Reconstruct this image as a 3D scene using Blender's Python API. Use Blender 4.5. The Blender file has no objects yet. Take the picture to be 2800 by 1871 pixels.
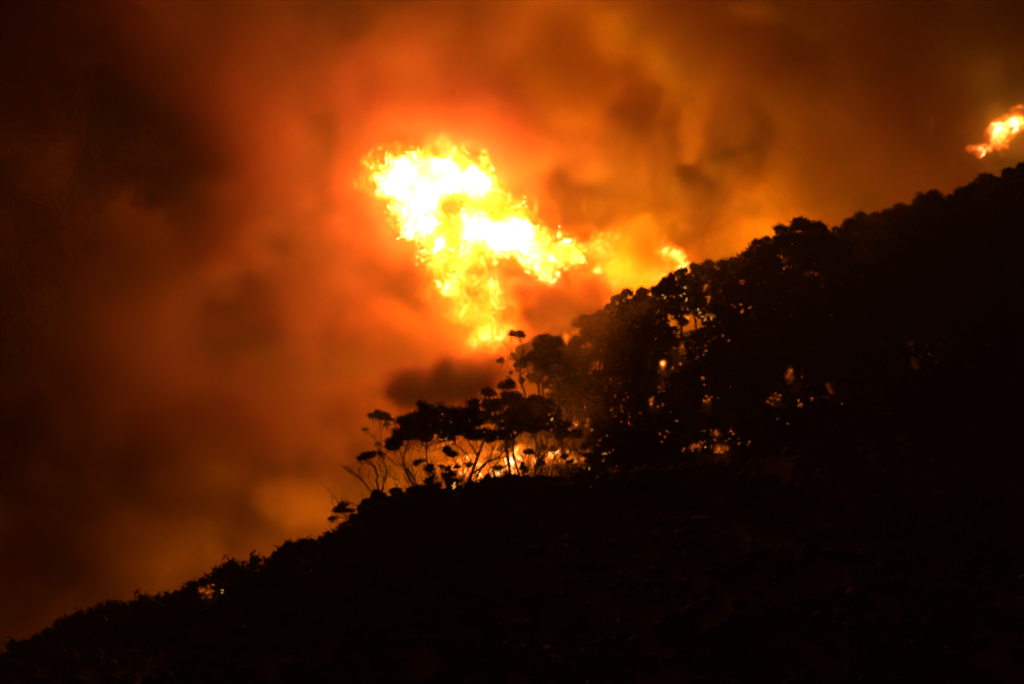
import bpy, math, time
import numpy as np

T0 = time.time()
SC = bpy.context.scene
COL = SC.collection
RNG = np.random.default_rng(11)

# ------------------------------------------------------------------ camera
PITCH = math.radians(8.0)
LENS = 90.0
FPX = 1024 * LENS / 36.0
CAMZ = 2.0
cam_data = bpy.data.cameras.new('camera')
cam = bpy.data.objects.new('camera', cam_data)
COL.objects.link(cam)
SC.camera = cam
cam.location = (0, 0, CAMZ)
cam.rotation_euler = (math.pi / 2 + PITCH, 0, 0)
cam_data.lens = LENS
cam_data.sensor_width = 36
cam_data.clip_start = 0.5
cam_data.clip_end = 9000

# ------------------------------------------------------------------ world: night sky, last trace of dusk
world = bpy.data.worlds.new('World')
SC.world = world
world.use_nodes = True
wn = world.node_tree
sky = wn.nodes.new('ShaderNodeTexSky')
sky.sky_type = 'NISHITA'
sky.sun_disc = False
sky.sun_elevation = math.radians(-4)
sky.sun_rotation = math.radians(200)
sky.dust_density = 3
wn.links.new(sky.outputs[0], wn.nodes['Background'].inputs[0])
wn.nodes['Background'].inputs[1].default_value = 0.02

# faint moonlight, the one sun lamp of the night
sun_d = bpy.data.lights.new('moonlight', 'SUN')
sun_d.energy = 0.002
sun_d.angle = math.radians(0.5)
sun_d.color = (1.0, .93, .82)
sun = bpy.data.objects.new('moonlight', sun_d)
sun.rotation_euler = (math.radians(50), 0, math.radians(20))
COL.objects.link(sun)

vs = SC.view_settings
vs.view_transform = 'Standard'
vs.look = 'None'
vs.exposure = 0
vs.gamma = 1
vs.use_curve_mapping = False
cy = SC.cycles
cy.use_denoising = True
cy.use_adaptive_sampling = True
cy.adaptive_threshold = .03
cy.volume_bounces = 0
cy.volume_step_rate = 2.6
cy.volume_max_steps = 160
cy.max_bounces = 3
cy.diffuse_bounces = 1
cy.transparent_max_bounces = 12
cy.sample_clamp_direct = 0
cy.sample_clamp_indirect = 2
cy.filter_width = 2.0

# ------------------------------------------------------------------ fire light (lamps in the flames, and added ones that brighten the smoke)
def P(px, py, Y):
    """World point at depth Y seen through a point of the 1024 x 684 frame."""
    u, v = (px - 512) / FPX, (342 - py) / FPX
    d = (u, math.cos(PITCH) - v * math.sin(PITCH), math.sin(PITCH) + v * math.cos(PITCH))
    s = Y / d[1]
    return (d[0] * s, Y, CAMZ + d[2] * s)

def proj(x, y, z):
    c, s = math.cos(PITCH), math.sin(PITCH)
    dz = z - CAMZ
    f = y * c + dz * s; up = -y * s + dz * c
    return 512 + x / f * FPX, 342 - up / f * FPX
def mpp(Y):
    return Y / math.cos(PITCH) / FPX

FIRE_COL = (1.0, .47, .003)
DEEP_COL = (1.0, .30, .002)
LOW_COL = (1.0, .27, .002)
def lamp(px, py, Y, e, r=3.0, col=FIRE_COL):
    l = bpy.data.lights.new('fire_and_fill_light', 'POINT')
    l.energy = e * 1000
    l.color = col
    l.shadow_soft_size = r
    o = bpy.data.objects.new('fire_and_fill_light', l)
    o.location = P(px, py, Y)
    COL.objects.link(o)
    return o

LAMPS = [
    # the tall fireball
    (395, 178, 447, 22), (440, 180, 447, 20), (480, 205, 447, 16), (430, 225, 447, 14),
    (520, 240, 447, 16), (550, 262, 447, 12), (455, 290, 445, 12), (485, 330, 443, 9),
    # flames behind the ridge
    (610, 270, 450, 11), (590, 222, 451, 12, 6), (650, 228, 452, 8, 6), (672, 252, 440, 6), (640, 290, 452, 8), (570, 335, 438, 3),
    # lamps added deep in the smoke, no flame seen, to spread the glow
    (530, 20, 500, 36, 14, DEEP_COL), (610, 60, 500, 34, 14, DEEP_COL), (430, 50, 500, 24, 14, DEEP_COL), (350, 40, 503, 4, 14, DEEP_COL), (600, 165, 488, 56, 9, DEEP_COL), (560, 120, 494, 24, 12, DEEP_COL), (362, 225, 474, 14, 8, DEEP_COL), (310, 380, 478, 7, 9, DEEP_COL), (345, 120, 500, 6, 12, DEEP_COL),
    (770, 240, 468, 46, 8, DEEP_COL), (700, 130, 498, 22, 12, DEEP_COL), (690, 210, 466, 16, 6, DEEP_COL), (900, 235, 476, 3.5, 6, DEEP_COL), (930, 60, 503, 2.0, 12, DEEP_COL),
    # burning crown at the right edge
    (1000, 128, 453, 5.0), (978, 150, 452, 1.5),
    # scrub burning on the bench among the trunks
    (400, 478, 390, 3.0, 3, LOW_COL), (440, 458, 393, 4.0, 3, LOW_COL), (480, 450, 394, 4.0, 3, LOW_COL), (505, 460, 394, 4.0, 3, LOW_COL), (535, 464, 394, 3.2, 3, LOW_COL), (556, 460, 393, 1.0, 2, LOW_COL),
    (330, 515, 408, 5.0, 6, LOW_COL), (290, 530, 412, 4.5, 6, LOW_COL), (235, 550, 414, 2.4, 6, LOW_COL), (225, 470, 440, 1.6, 6, LOW_COL),  # lamps added behind the left ridge to brighten its low smoke
    (165, 585, 420, 2.0, 6, LOW_COL), (206, 592, 372, .05),  # first also added for the smoke, last is the small ridge fire
]
for a in LAMPS:
    lamp(*a)

# ------------------------------------------------------------------ helpers
def tag(o, label=None, cat=None, group=None, kind=None):
    if label: o['label'] = label
    if cat: o['category'] = cat
    if group: o['group'] = group
    if kind: o['kind'] = kind
    return o

def tri_mesh(name, V, F, mat=None, smooth=False):
    V = np.asarray(V, np.float32).reshape(-1, 3)
    F = np.asarray(F, np.int32).reshape(-1, 3)
    me = bpy.data.meshes.new(name)
    me.vertices.add(len(V)); me.vertices.foreach_set('co', V.ravel())
    me.loops.add(F.size); me.loops.foreach_set('vertex_index', F.ravel())
    me.polygons.add(len(F)); me.polygons.foreach_set('loop_start', np.arange(0, F.size, 3, dtype=np.int32))
    if smooth:
        me.polygons.foreach_set('use_smooth', np.ones(len(F), bool))
    me.update(calc_edges=True)
    if mat: me.materials.append(mat)
    return me

def link(name, me, parent=None):
    o = bpy.data.objects.new(name, me)
    COL.objects.link(o)
    if parent is not None: o.parent = parent
    return o

class Bag:
    def __init__(s): s.V = []; s.F = []; s.n = 0
    def add(s, V, F):
        V = np.asarray(V, np.float32); F = np.asarray(F, np.int32)
        s.V.append(V); s.F.append(F + s.n); s.n += len(V)
    def mesh(s, name, mat, smooth=False):
        return tri_mesh(name, np.concatenate(s.V), np.concatenate(s.F), mat, smooth)

def new_mat(name):
    m = bpy.data.materials.new(name)
    m.use_nodes = True
    m.node_tree.nodes.clear()
    return m, m.node_tree.nodes, m.node_tree.links

def solid_mat(name, c1, c2, scale, rough=.9, transl=0.0, bump=.3):
    m, N, L = new_mat(name)
    out = N.new('ShaderNodeOutputMaterial')
    tc = N.new('ShaderNodeTexCoord')
    nz = N.new('ShaderNodeTexNoise'); nz.inputs['Scale'].default_value = scale; nz.inputs['Detail'].default_value = 6
    L.new(tc.outputs['Object'], nz.inputs['Vector'])
    cr = N.new('ShaderNodeValToRGB')
    cr.color_ramp.elements[0].position = .35; cr.color_ramp.elements[0].color = (*c1, 1)
    cr.color_ramp.elements[1].position = .65; cr.color_ramp.elements[1].color = (*c2, 1)
    L.new(nz.outputs[0], cr.inputs[0])
    b = N.new('ShaderNodeBsdfPrincipled'); b.inputs['Roughness'].default_value = rough
    b.inputs['Specular IOR Level'].default_value = .2
    L.new(cr.outputs[0], b.inputs['Base Color'])
    if bump:
        bp = N.new('ShaderNodeBump'); bp.inputs['Strength'].default_value = bump
        L.new(nz.outputs[0], bp.inputs['Height']); L.new(bp.outputs[0], b.inputs['Normal'])
    if transl:
        t = N.new('ShaderNodeBsdfTranslucent'); L.new(cr.outputs[0], t.inputs[0])
        mx = N.new('ShaderNodeMixShader'); mx.inputs[0].default_value = transl
        L.new(b.outputs[0], mx.inputs[1]); L.new(t.outputs[0], mx.inputs[2])
        L.new(mx.outputs[0], out.inputs[0])
    else:
        L.new(b.outputs[0], out.inputs[0])
    return m

M_LEAF = solid_mat('gum_leaves', (.034, .028, .015), (.06, .048, .026), .6, .6, .15, 0)
M_BARK = solid_mat('bark', (.07, .05, .035), (.16, .12, .09), 2.5, .9)
M_SOIL = solid_mat('soil', (.03, .022, .016), (.07, .05, .035), .25, .95, 0, .6)
M_SCRUB = solid_mat('scrub', (.02, .022, .012), (.04, .04, .02), .8, .8)
M_SOOT = solid_mat('dense_smoke', (.30, .25, .22), (.36, .30, .26), .02, 1, 0, 0)

# ------------------------------------------------------------------ band-limited 3D noise
def band(shape, vox, lam, w=.35, rng=RNG, aniso=(1, 1, 1)):
    f = np.fft.rfftn(rng.standard_normal(shape).astype(np.float32))
    kx = np.fft.fftfreq(shape[0], vox[0])[:, None, None] * aniso[0]
    ky = np.fft.fftfreq(shape[1], vox[1])[None, :, None] * aniso[1]
    kz = np.fft.rfftfreq(shape[2], vox[2])[None, None, :] * aniso[2]
    k = (np.sqrt(kx * kx + ky * ky + kz * kz) * lam).astype(np.float32)
    f *= np.exp(-(np.log(k + 1e-6) ** 2) / (2 * w * w))
    r = np.fft.irfftn(f, shape).astype(np.float32)
    return r / r.std()

def sstep(a, b, x):
    t = np.clip((x - a) / (b - a), 0, 1)
    return t * t * (3 - 2 * t)

def grid_volume(name, d, lo, hi, mat):
    """A real voxel volume: one mesh point per voxel carries the density, geometry nodes turn it into a fog grid."""
    nx, ny, nz = d.shape
    me = bpy.data.meshes.new(name)
    me.vertices.add(d.size)
    mid = [(a + b) / 2 for a, b in zip(lo, hi)]
    me.vertices.foreach_set('co', np.tile(np.array(mid, np.float32), d.size))
    a = me.attributes.new('fog', 'FLOAT', 'POINT')
    a.data.foreach_set('value', np.ascontiguousarray(d.transpose(2, 1, 0)).ravel())
    me.materials.append(mat)
    o = link(name, me)
    g = bpy.data.node_groups.new(name, 'GeometryNodeTree')
    g.interface.new_socket('Geometry', in_out='INPUT', socket_type='NodeSocketGeometry')
    g.interface.new_socket('Geometry', in_out='OUTPUT', socket_type='NodeSocketGeometry')
    N, L = g.nodes, g.links
    gi, go = N.new('NodeGroupInput'), N.new('NodeGroupOutput')
    vc = N.new('GeometryNodeVolumeCube')
    vc.inputs['Min'].default_value = lo; vc.inputs['Max'].default_value = hi
    for k, v in zip('XYZ', (nx, ny, nz)):
        vc.inputs['Resolution ' + k].default_value = v
    s = N.new('ShaderNodeSeparateXYZ'); L.new(N.new('GeometryNodeInputPosition').outputs[0], s.inputs[0])
    def m(op, a, b):
        n = N.new('ShaderNodeMath'); n.operation = op
        for i, v in ((0, a), (1, b)):
            if isinstance(v, (int, float)): n.inputs[i].default_value = v
            elif v is not None: L.new(v, n.inputs[i])
        return n.outputs[0]
    ix = []
    for k, n_ in enumerate((nx, ny, nz)):
        u = m('MULTIPLY', m('SUBTRACT', s.outputs[k], lo[k]), (n_ - 1) / (hi[k] - lo[k]))
        ix.append(m('MINIMUM', m('MAXIMUM', m('ROUND', u, None), 0), n_ - 1))
    t = m('ADD', ix[0], m('MULTIPLY', m('ADD', ix[1], m('MULTIPLY', ix[2], ny)), nx))
    si = N.new('GeometryNodeSampleIndex'); si.data_type = 'FLOAT'; si.domain = 'POINT'; si.clamp = True
    at = N.new('GeometryNodeInputNamedAttribute'); at.data_type = 'FLOAT'; at.inputs[0].default_value = 'fog'
    L.new(gi.outputs[0], si.inputs[0]); L.new(at.outputs[0], si.inputs[1]); L.new(t, si.inputs['Index'])
    L.new(si.outputs[0], vc.inputs['Density'])
    sm = N.new('GeometryNodeSetMaterial'); sm.inputs['Material'].default_value = mat
    L.new(vc.outputs[0], sm.inputs[0]); L.new(sm.outputs[0], go.inputs[0])
    md = o.modifiers.new('fog', 'NODES'); md.node_group = g
    return o

# ------------------------------------------------------------------ terrain
NEAR_Y, FAR_Y = 365.0, 425.0
NEAR_PX = [(-400, 700), (-120, 690), (0, 664), (40, 646), (75, 632), (100, 624), (150, 614), (200, 604), (225, 598), (260, 578), (300, 562),
           (330, 548), (345, 532), (360, 516), (380, 504), (410, 500), (440, 499), (480, 495), (520, 488), (560, 487), (600, 483), (640, 474),
           (700, 466), (780, 456), (900, 444), (1024, 432), (1300, 410)]
FAR_PX = [(-400, 720), (-120, 715), (100, 670), (200, 640), (300, 590), (380, 545), (440, 500), (480, 462), (520, 425), (560, 398), (600, 375), (650, 352),
          (700, 328), (760, 308), (800, 290), (860, 275), (920, 255), (980, 235), (1024, 220), (1100, 190), (1300, 140)]
_n = np.array([P(px, py, NEAR_Y)[::2] for px, py in NEAR_PX])
_f = np.array([P(px, py, FAR_Y)[::2] for px, py in FAR_PX])
def wob(x, y):
    return (np.sin(x * .31 + 1.3 * np.sin(y * .11)) * .45 + np.sin(x * .083 + y * .07 + 2) * .9 + np.sin(y * .23 + x * .17) * .35)
def height(x, y):
    x = np.asarray(x, float); y = np.asarray(y, float)
    nz = np.interp(x, _n[:, 0], _n[:, 1]); fz = np.interp(x, _f[:, 0], _f[:, 1])
    nz = np.maximum(nz, 1); fz = np.maximum(fz, .5)
    Lr = np.maximum(40, nz * 2.1)
    t = np.clip((y - (NEAR_Y - Lr)) / Lr, 0, 1)
    front = nz * (t ** 1.15)
    t2 = sstep(0, 1, (y - 374) / (FAR_Y - 374)) * .5 + .5 * np.clip((y - 374) / (FAR_Y - 374), 0, 1)
    mid = nz - .8 * sstep(0, 8, y - NEAR_Y) + (fz - nz) * t2
    back = fz * (1 - sstep(0, 320, y - FAR_Y)) - .35 * np.minimum(fz, 60) * sstep(0, 70, y - FAR_Y)
    h = np.where(y < NEAR_Y, front, np.where(y < FAR_Y, mid, np.maximum(back, 0)))
    return h + wob(x, y) * np.clip(h / 12, 0, 1)

def h1(x, y):
    return float(height(x, y))

def build_terrain():
    xs = np.concatenate([[-4000, -1500, -600, -350], np.arange(-220, 221, 2.0), [350, 600, 1500, 4000]])
    ys = np.concatenate([[-500, -50], np.arange(0, 220, 15), np.arange(220, 350, 3), np.arange(350, 440, 1.5), np.arange(440, 760, 12), [1500, 5000]])
    X, Y = np.meshgrid(xs, ys, indexing='ij')
    Z = height(X, Y)
    V = np.stack([X, Y, Z], -1).reshape(-1, 3)
    nx, ny = X.shape
    i = np.arange(nx * ny).reshape(nx, ny)
    a, b, c, d = i[:-1, :-1].ravel(), i[1:, :-1].ravel(), i[1:, 1:].ravel(), i[:-1, 1:].ravel()
    F = np.concatenate([np.stack([a, b, c], 1), np.stack([a, c, d], 1)])
    tag(link('hillside_ground', tri_mesh('hillside_ground', V, F, M_SOIL, True)), kind='structure')
build_terrain()

# ------------------------------------------------------------------ mesh bits for plants
def tube(bag, pts, radii, sides=6):
    pts = np.asarray(pts, float); n = len(pts)
    tan = np.gradient(pts, axis=0); tan /= np.linalg.norm(tan, axis=1)[:, None] + 1e-9
    ref = np.array([0.0, 1.0, 0.1])
    V = []
    for p, t, r in zip(pts, tan, radii):
        u = np.cross(t, ref); u /= np.linalg.norm(u) + 1e-9
        w = np.cross(t, u)
        for k in range(sides):
            a = 2 * math.pi * k / sides
            V.append(p + r * (math.cos(a) * u + math.sin(a) * w))
    F = []
    for i in range(n - 1):
        for k in range(sides):
            a, b = i * sides + k, i * sides + (k + 1) % sides
            F += [(a, b, b + sides), (a, b + sides, a + sides)]
    top = (n - 1) * sides
    F += [(top, top + k, top + k + 1) for k in range(1, sides - 1)]
    bag.add(V, F)

def smooth_path(pts, rng, n=4, jit=.0):
    """Catmull-Rom through the points."""
    pts = [np.asarray(p, float) for p in pts]
    q = [2 * pts[0] - pts[1]] + pts + [2 * pts[-1] - pts[-2]]
    out = []
    for i in range(1, len(q) - 2):
        for k in range(n):
            t = k / n
            a, b, c, d = q[i - 1], q[i], q[i + 1], q[i + 2]
            p = .5 * ((2 * b) + (-a + c) * t + (2 * a - 5 * b + 4 * c - d) * t * t + (-a + 3 * b - 3 * c + d) * t ** 3)
            out.append(p + rng.normal(0, jit, 3) if jit and (i > 1 or k) else p)
    out.append(pts[-1])
    return out

def _ico():
    import bmesh
    bm = bmesh.new(); bmesh.ops.create_icosphere(bm, subdivisions=2, radius=1)
    V = np.array([v.co[:] for v in bm.verts]); F = np.array([[v.index for v in f.verts] for f in bm.faces])
    bm.free(); return V, F
ICO_V, ICO_F = _ico()

def leaves(bag, centres, size, rng, aspect=1.8):
    n = len(centres)
    if n == 0: return
    a = rng.normal(0, 1, (n, 3)); a /= np.linalg.norm(a, axis=1)[:, None]
    b = np.cross(a, rng.normal(0, 1, (n, 3))); b /= np.linalg.norm(b, axis=1)[:, None]
    s = size * rng.uniform(.6, 1.5, (n, 1))
    V = np.stack([centres - a * s * aspect * .5, centres + b * s * .5, centres + a * s * aspect * .5 - b * s * .1], 1).reshape(-1, 3)
    bag.add(V, np.arange(n * 3).reshape(-1, 3))

def clump(bag, c, rx, ry, rz, rng, dens=1.0, size=.26, core=.8):
    """One leafy dome: ragged inner mass plus loose leaves over and below it."""
    c = np.asarray(c, float)
    R = np.array([rx, ry, rz])
    if core:
        ph = rng.uniform(0, 6.3, 6); k = rng.uniform(2.2, 4.5, 6)
        V = ICO_V
        w = 1 + .16 * np.sin(V[:, 0] * k[0] + ph[0]) * np.sin(V[:, 1] * k[1] + ph[1]) + .14 * np.sin(V[:, 2] * k[2] + ph[2] + V[:, 0] * k[3]) + rng.normal(0, .07, len(V))
        Vc = V * w[:, None] * R * core
        Vc[:, 2] = np.where(Vc[:, 2] < 0, Vc[:, 2] * .6, Vc[:, 2])
        bag.add(Vc + c, ICO_F)
    n = int(110 * dens * (rx * ry + rx * rz + ry * rz) / 3 / max(.25, (size / .26) ** 1.5)) + 14
    d = rng.normal(0, 1, (n, 3)); d /= np.linalg.norm(d, axis=1)[:, None]
    # small sprigs: leaves gather round random knobs of the dome
    kn = rng.normal(0, 1, (9, 3)); kn /= np.linalg.norm(kn, axis=1)[:, None]
    j = rng.integers(0, 9, n)
    mixw = rng.uniform(0, .8, (n, 1))
    d = d * (1 - mixw) + kn[j] * mixw
    d /= np.linalg.norm(d, axis=1)[:, None]
    r = rng.uniform(.55, 1.22, (n, 1)) * (1 + .14 * (j[:, None] % 3 - 1) * mixw)
    Lc = d * r * R
    Lc[:, 2] = np.where(Lc[:, 2] < 0, Lc[:, 2] * .65, Lc[:, 2])
    leaves(bag, Lc + c, size, rng)

def ragged_clump(bag, c, rx, ry, rz, rng, dens=1.0, size=.22, core=.72):
    """A bigger foliage mass made of several small domes that fill the given ellipsoid."""
    c = np.asarray(c, float)
    if max(rx, rz) < .75:
        return clump(bag, c, rx, ry, rz, rng, dens, size, core)
    unit = np.clip(.42 * min(rx, rz) + .25, .45, 1.15)
    n = int(np.clip(3.2 * (rx * ry * rz) ** (2 / 3) / unit ** 2, 4, 16))
    for k in range(n):
        d = rng.normal(0, 1, 3); d /= np.linalg.norm(d)
        d[2] = d[2] * .9 + .12
        q = rng.uniform(.35, 1.0)
        off = d * q * np.maximum(np.array([rx, ry, rz]) - unit * .75, .05)
        u = unit * rng.uniform(.7, 1.25)
        clump(bag, c + off, u, u, u * rng.uniform(.75, .95), rng, dens, size, core)

# ------------------------------------------------------------------ eucalypt built from random forks
def gum_variant(seed, H=12.0, spread=3.6, trunk_r=.28, n_main=3, flat=.6, bare=.45, lean=0.0, under=0):
    rng = np.random.default_rng(seed)
    tb, cb = Bag(), Bag()
    fork = H * rng.uniform(bare * .7, bare)
    base = [(0, 0, -1.0), (lean * .1, 0, 0), (lean * .4 + rng.normal(0, .15), rng.normal(0, .15), fork * .5), (lean, rng.normal(0, .2), fork)]
    p = smooth_path(base, rng, 3)
    tube(tb, p, np.linspace(trunk_r, trunk_r * .75, len(p)), 7)
    tips = []
    for i in range(n_main):
        a = 2 * math.pi * (i + rng.uniform(-.25, .25)) / n_main
        rr = spread * rng.uniform(.35, .62)
        top = np.array([lean + math.cos(a) * rr, math.sin(a) * rr, H * rng.uniform(.68, .84)])
        st = np.array([lean, 0, fork - .2])
        midp = (st + top) / 2 + np.array([math.cos(a) * .5, math.sin(a) * .5, -.3]) + rng.normal(0, .25, 3)
        q = smooth_path([st, midp, top], rng, 4, .04)
        tube(tb, q, np.linspace(trunk_r * .62, trunk_r * .26, len(q)), 5)
        tips.append(top)
        for k in range(3):
            s0 = q[int(len(q) * rng.uniform(.35, .8))]
            b = a + rng.uniform(-1.1, 1.1)
            e = np.array([lean + math.cos(b) * spread * rng.uniform(.55, 1.0), math.sin(b) * spread * rng.uniform(.55, 1.0), H * rng.uniform(.62, .9)])
            qq = smooth_path([s0, (s0 + e) / 2 + rng.normal(0, .25, 3), e], rng, 3, .04)
            tube(tb, qq, np.linspace(trunk_r * .3, .04, len(qq)), 4)
            tips.append(e)
    tips.append(np.array([lean, 0, H * .9]))
    for t in tips:
        q = np.hypot(t[0] - lean, t[1]) / spread
        z = min(t[2], H * (.97 - .22 * q * q) - .6)
        r = rng.uniform(.9, 1.55)
        ragged_clump(cb, (t[0], t[1], z), r * 1.2, r * 1.2, r * flat, rng, .9, .25)
    for k in range(under):
        a = rng.uniform(0, 6.28); q = rng.uniform(.2, .95) * spread * .8
        r = rng.uniform(.8, 1.3)
        ragged_clump(cb, (lean + math.cos(a) * q, math.sin(a) * q, H * rng.uniform(.12, .62)), r * 1.15, r * 1.15, r, rng, .8, .27)
    return tb.mesh('trunk', M_BARK), cb.mesh('crown', M_LEAF), H

GUMS = [gum_variant(100 + i, H=[12, 13, 11, 12, 14, 11, 12, 13, 10, 12][i], spread=[3.4, 3.9, 3.0, 4.2, 3.6, 2.8, 3.3, 4.5, 3.0, 3.7][i],
                    n_main=[3, 4, 3, 4, 3, 2, 4, 4, 3, 3][i], flat=[.7, .6, .9, .65, .8, .8, .7, .55, 1.0, .75][i], bare=[.45, .4, .35, .5, .5, .4, .3, .45, .3, .4][i], under=[3, 8, 12, 5, 9, 12, 10, 4, 12, 8][i]) for i in range(10)]

def place_gum(k, x, y, z, s, rz, label, group, wide=1.0, name='gum_tree'):
    t, c, H = GUMS[k]
    root = bpy.data.objects.new(name, None); COL.objects.link(root)
    root.location = (x, y, z); root.rotation_euler = (0, 0, rz); root.scale = (s * wide, s * wide, s)
    link('trunk', t, root); link('crown', c, root)
    tag(root, label, 'tree', group)
    return root

# ------------------------------------------------------------------ feature trees, skeleton and domes given one by one
def feature_tree(Y, limbs, clumps, label, r0=.16, name='gum_tree', seed=0, to_ground=True, dens=1.0, depth=1.0, cat='tree', group=None, fw=1.1, fh=1.15, ft=1.0):
    """limbs: [(pixel points, r_start, r_end)], clumps: [(px, py, half width, half height)]; depth is spread round Y."""
    rng = np.random.default_rng(seed + 5000)
    m = mpp(Y)
    fx, fy = limbs[0][0][0]
    bx, _, bz = P(fx, fy, Y)
    gz = h1(bx, Y)
    base = np.array([bx, Y, gz])
    tb, cb = Bag(), Bag()
    for i, (pts, ra, rb) in enumerate(limbs):
        W = [np.array(P(a, b, Y)) - base for a, b in pts]
        dy = 0.0
        for j in range(1, len(W)):
            dy += rng.normal(0, .25)
            W[j][1] += dy * (1 if i else .5)
        if i == 0 and to_ground:
            W = [np.array([W[0][0] * 1.0, 0, -.6])] + (W if W[0][2] > .2 else W[1:])
        q = smooth_path(W, rng, 4, .025)
        tube(tb, q, np.linspace(ra * ft, rb * ft, len(q)), 6)
        e = q[-1]; d = q[-1] - q[-3]
        for k in range(int(len(q) * .8) if ra > .05 else 2):          # side branches with twigs
            j = int(rng.integers(max(1, len(q) // 4), len(q))); tdir = q[j] - q[j - 1]; tdir /= np.linalg.norm(tdir) + 1e-9
            v = tdir * .7 + np.array([rng.choice([-1, 1]) * rng.uniform(.3, .9), rng.normal(0, .4), rng.uniform(0, .5)]); v *= rng.uniform(.7, 2.0)
            p1 = q[j] + v * .5 + rng.normal(0, .1, 3); p2 = q[j] + v + np.array([0, 0, rng.uniform(.1, .5)])
            tube(tb, [q[j], p1, p2], [.035, .025, .01], 4)
            tube(tb, [p1, p1 + rng.normal(0, .3, 3) + [0, 0, .5]], [.018, .008], 3)
        for k in range(2 if rb < .06 else 0):                       # bare end twigs
            v = d * rng.uniform(.6, 1.5) + rng.normal(0, .3, 3)
            tube(tb, [e, e + v * .5, e + v + rng.normal(0, .08, 3)], [rb, rb * .7, .012], 4)
    knots = np.concatenate([tb_V for tb_V in tb.V]) if tb.V else np.zeros((1, 3))
    for (cx, cyy, w, h) in clumps:
        c = np.array(P(cx, cyy, Y)) - base
        c[1] += rng.normal(0, depth)
        dd = np.linalg.norm((knots - c) * [1, .5, 1], axis=1) + np.where(knots[:, 2] > c[2], 3, 0)
        kk = knots[int(np.argmin(dd))].astype(float)
        if .4 < dd.min() < 9:
            tube(tb, smooth_path([kk, (kk * .5 + c * .5) + [0, 0, -.15 * abs(c[0] - kk[0]) - .1], c], rng, 3, .03), [.05, .048, .045, .042, .038, .033, .025], 4)
        rx, rz = w * m * fw, h * m * fh
        ragged_clump(cb, c, rx, max(rx * .85, .5), max(rz, .3), rng, dens * 1.7, .19, .6)
        # fine branchlets inside and under the foliage
        for k in range(int(3 + rx * 3)):
            a_ = c + np.array([rng.uniform(-.9, .9) * rx, rng.uniform(-.5, .5) * rx, rng.uniform(-.6, .5) * rz]); b_ = c + np.array([rng.uniform(-.3, .3) * rx, 0, -rz * rng.uniform(1.1, 2.0)])
            tube(tb, [b_, (a_ + b_) / 2 + rng.normal(0, .15, 3), a_], [.035, .028, .012], 4)
    root = bpy.data.objects.new(name, None); COL.objects.link(root); root.location = base
    link('trunk', tb.mesh('trunk', M_BARK), root)
    if clumps:
        link('crown', cb.mesh('crown', M_LEAF), root)
    tag(root, label, cat, group)
    return root

def z3(*pts): return [(310.9 + u * .14026, 310.9 + v * .14026) for u, v in pts]
def z4(*pts): return [(310.9 + u * .08632, 395 + v * .08632) for u, v in pts]
def c3(*cl): return [(310.9 + u * .14026, 310.9 + v * .14026, a * .14026, b * .14026) for u, v, a, b in cl]
def c4(*cl): return [(310.9 + u * .08632, 395 + v * .08632, a * .08632, b * .08632) for u, v, a, b in cl]

feature_tree(367, [(z4((800, 1180), (760, 1000), (772, 930), (735, 840), (690, 770)), .2, .07), (z4((815, 1130), (850, 1000), (875, 890), (850, 790), (830, 710)), .15, .05),
                   (z4((842, 985), (805, 870), (790, 760)), .07, .03), (z4((735, 840), (660, 790), (600, 740)), .06, .03), (z4((790, 1060), (820, 1000), (845, 940)), .05, .03)],
             c4((590, 722, 62, 36), (655, 697, 66, 34), (722, 672, 42, 24), (805, 690, 48, 28), (556, 742, 34, 28), (700, 705, 60, 25)),
             'slim gum with a flat umbrella crown at the left end of the burning trees', seed=1, fw=1.15, fh=1.35)
feature_tree(369, [(z4((750, 1200), (640, 1040), (560, 950), (500, 900), (430, 850)), .13, .04), (z4((560, 950), (556, 900), (570, 860)), .05, .02), (z4((760, 1120), (700, 1020), (660, 950)), .05, .02),
                   (z4((620, 1010), (560, 980), (500, 930)), .04, .015), (z4((500, 900), (470, 850), (440, 830)), .03, .012)],
             [], 'bare leafless tree leaning left beside the umbrella gum', name='bare_tree', seed=2)
feature_tree(366, [(z4((560, 1320), (500, 1260), (440, 1240)), .06, .02), (z4((400, 1330), (310, 1230), (240, 1130)), .06, .015), (z4((430, 1330), (380, 1230), (350, 1170)), .04, .012), (z4((300, 1300), (250, 1270), (220, 1230)), .03, .01)],
             [], 'thin bare branches sticking up left behind the small bushy tree', name='dead_branches', seed=3, cat='shrub')
feature_tree(364, [(z4((430, 1480), (400, 1380), (380, 1330)), .1, .05), (z4((420, 1440), (340, 1420), (260, 1440)), .06, .03), (z4((430, 1420), (470, 1370), (480, 1340)), .05, .03), (z4((300, 1500), (310, 1440), (290, 1400)), .04, .02)],
             c4((350, 1290, 62, 45), (330, 1340, 75, 45), (410, 1340, 55, 38), (470, 1340, 42, 26), (250, 1430, 48, 26), (230, 1450, 36, 22), (420, 1262, 26, 12), (370, 1260, 30, 20)),
             'small bushy tree hanging over the bright smoke on the left ridge', seed=4)
feature_tree(392, [(z4((850, 1000), (815, 640), (800, 330)), .15, .06), (z4((815, 640), (760, 540), (700, 440)), .06, .03), (z4((800, 420), (860, 360), (890, 300)), .05, .03)],
             c4((750, 235, 90, 48), (830, 250, 70, 55), (895, 285, 52, 40), (700, 250, 40, 30), (635, 402, 38, 22), (780, 570, 50, 30), (880, 340, 40, 30)),
             'hazy tall gum half lost in smoke left of the big dark crowns', seed=5, fw=1.15, fh=1.35)
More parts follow.
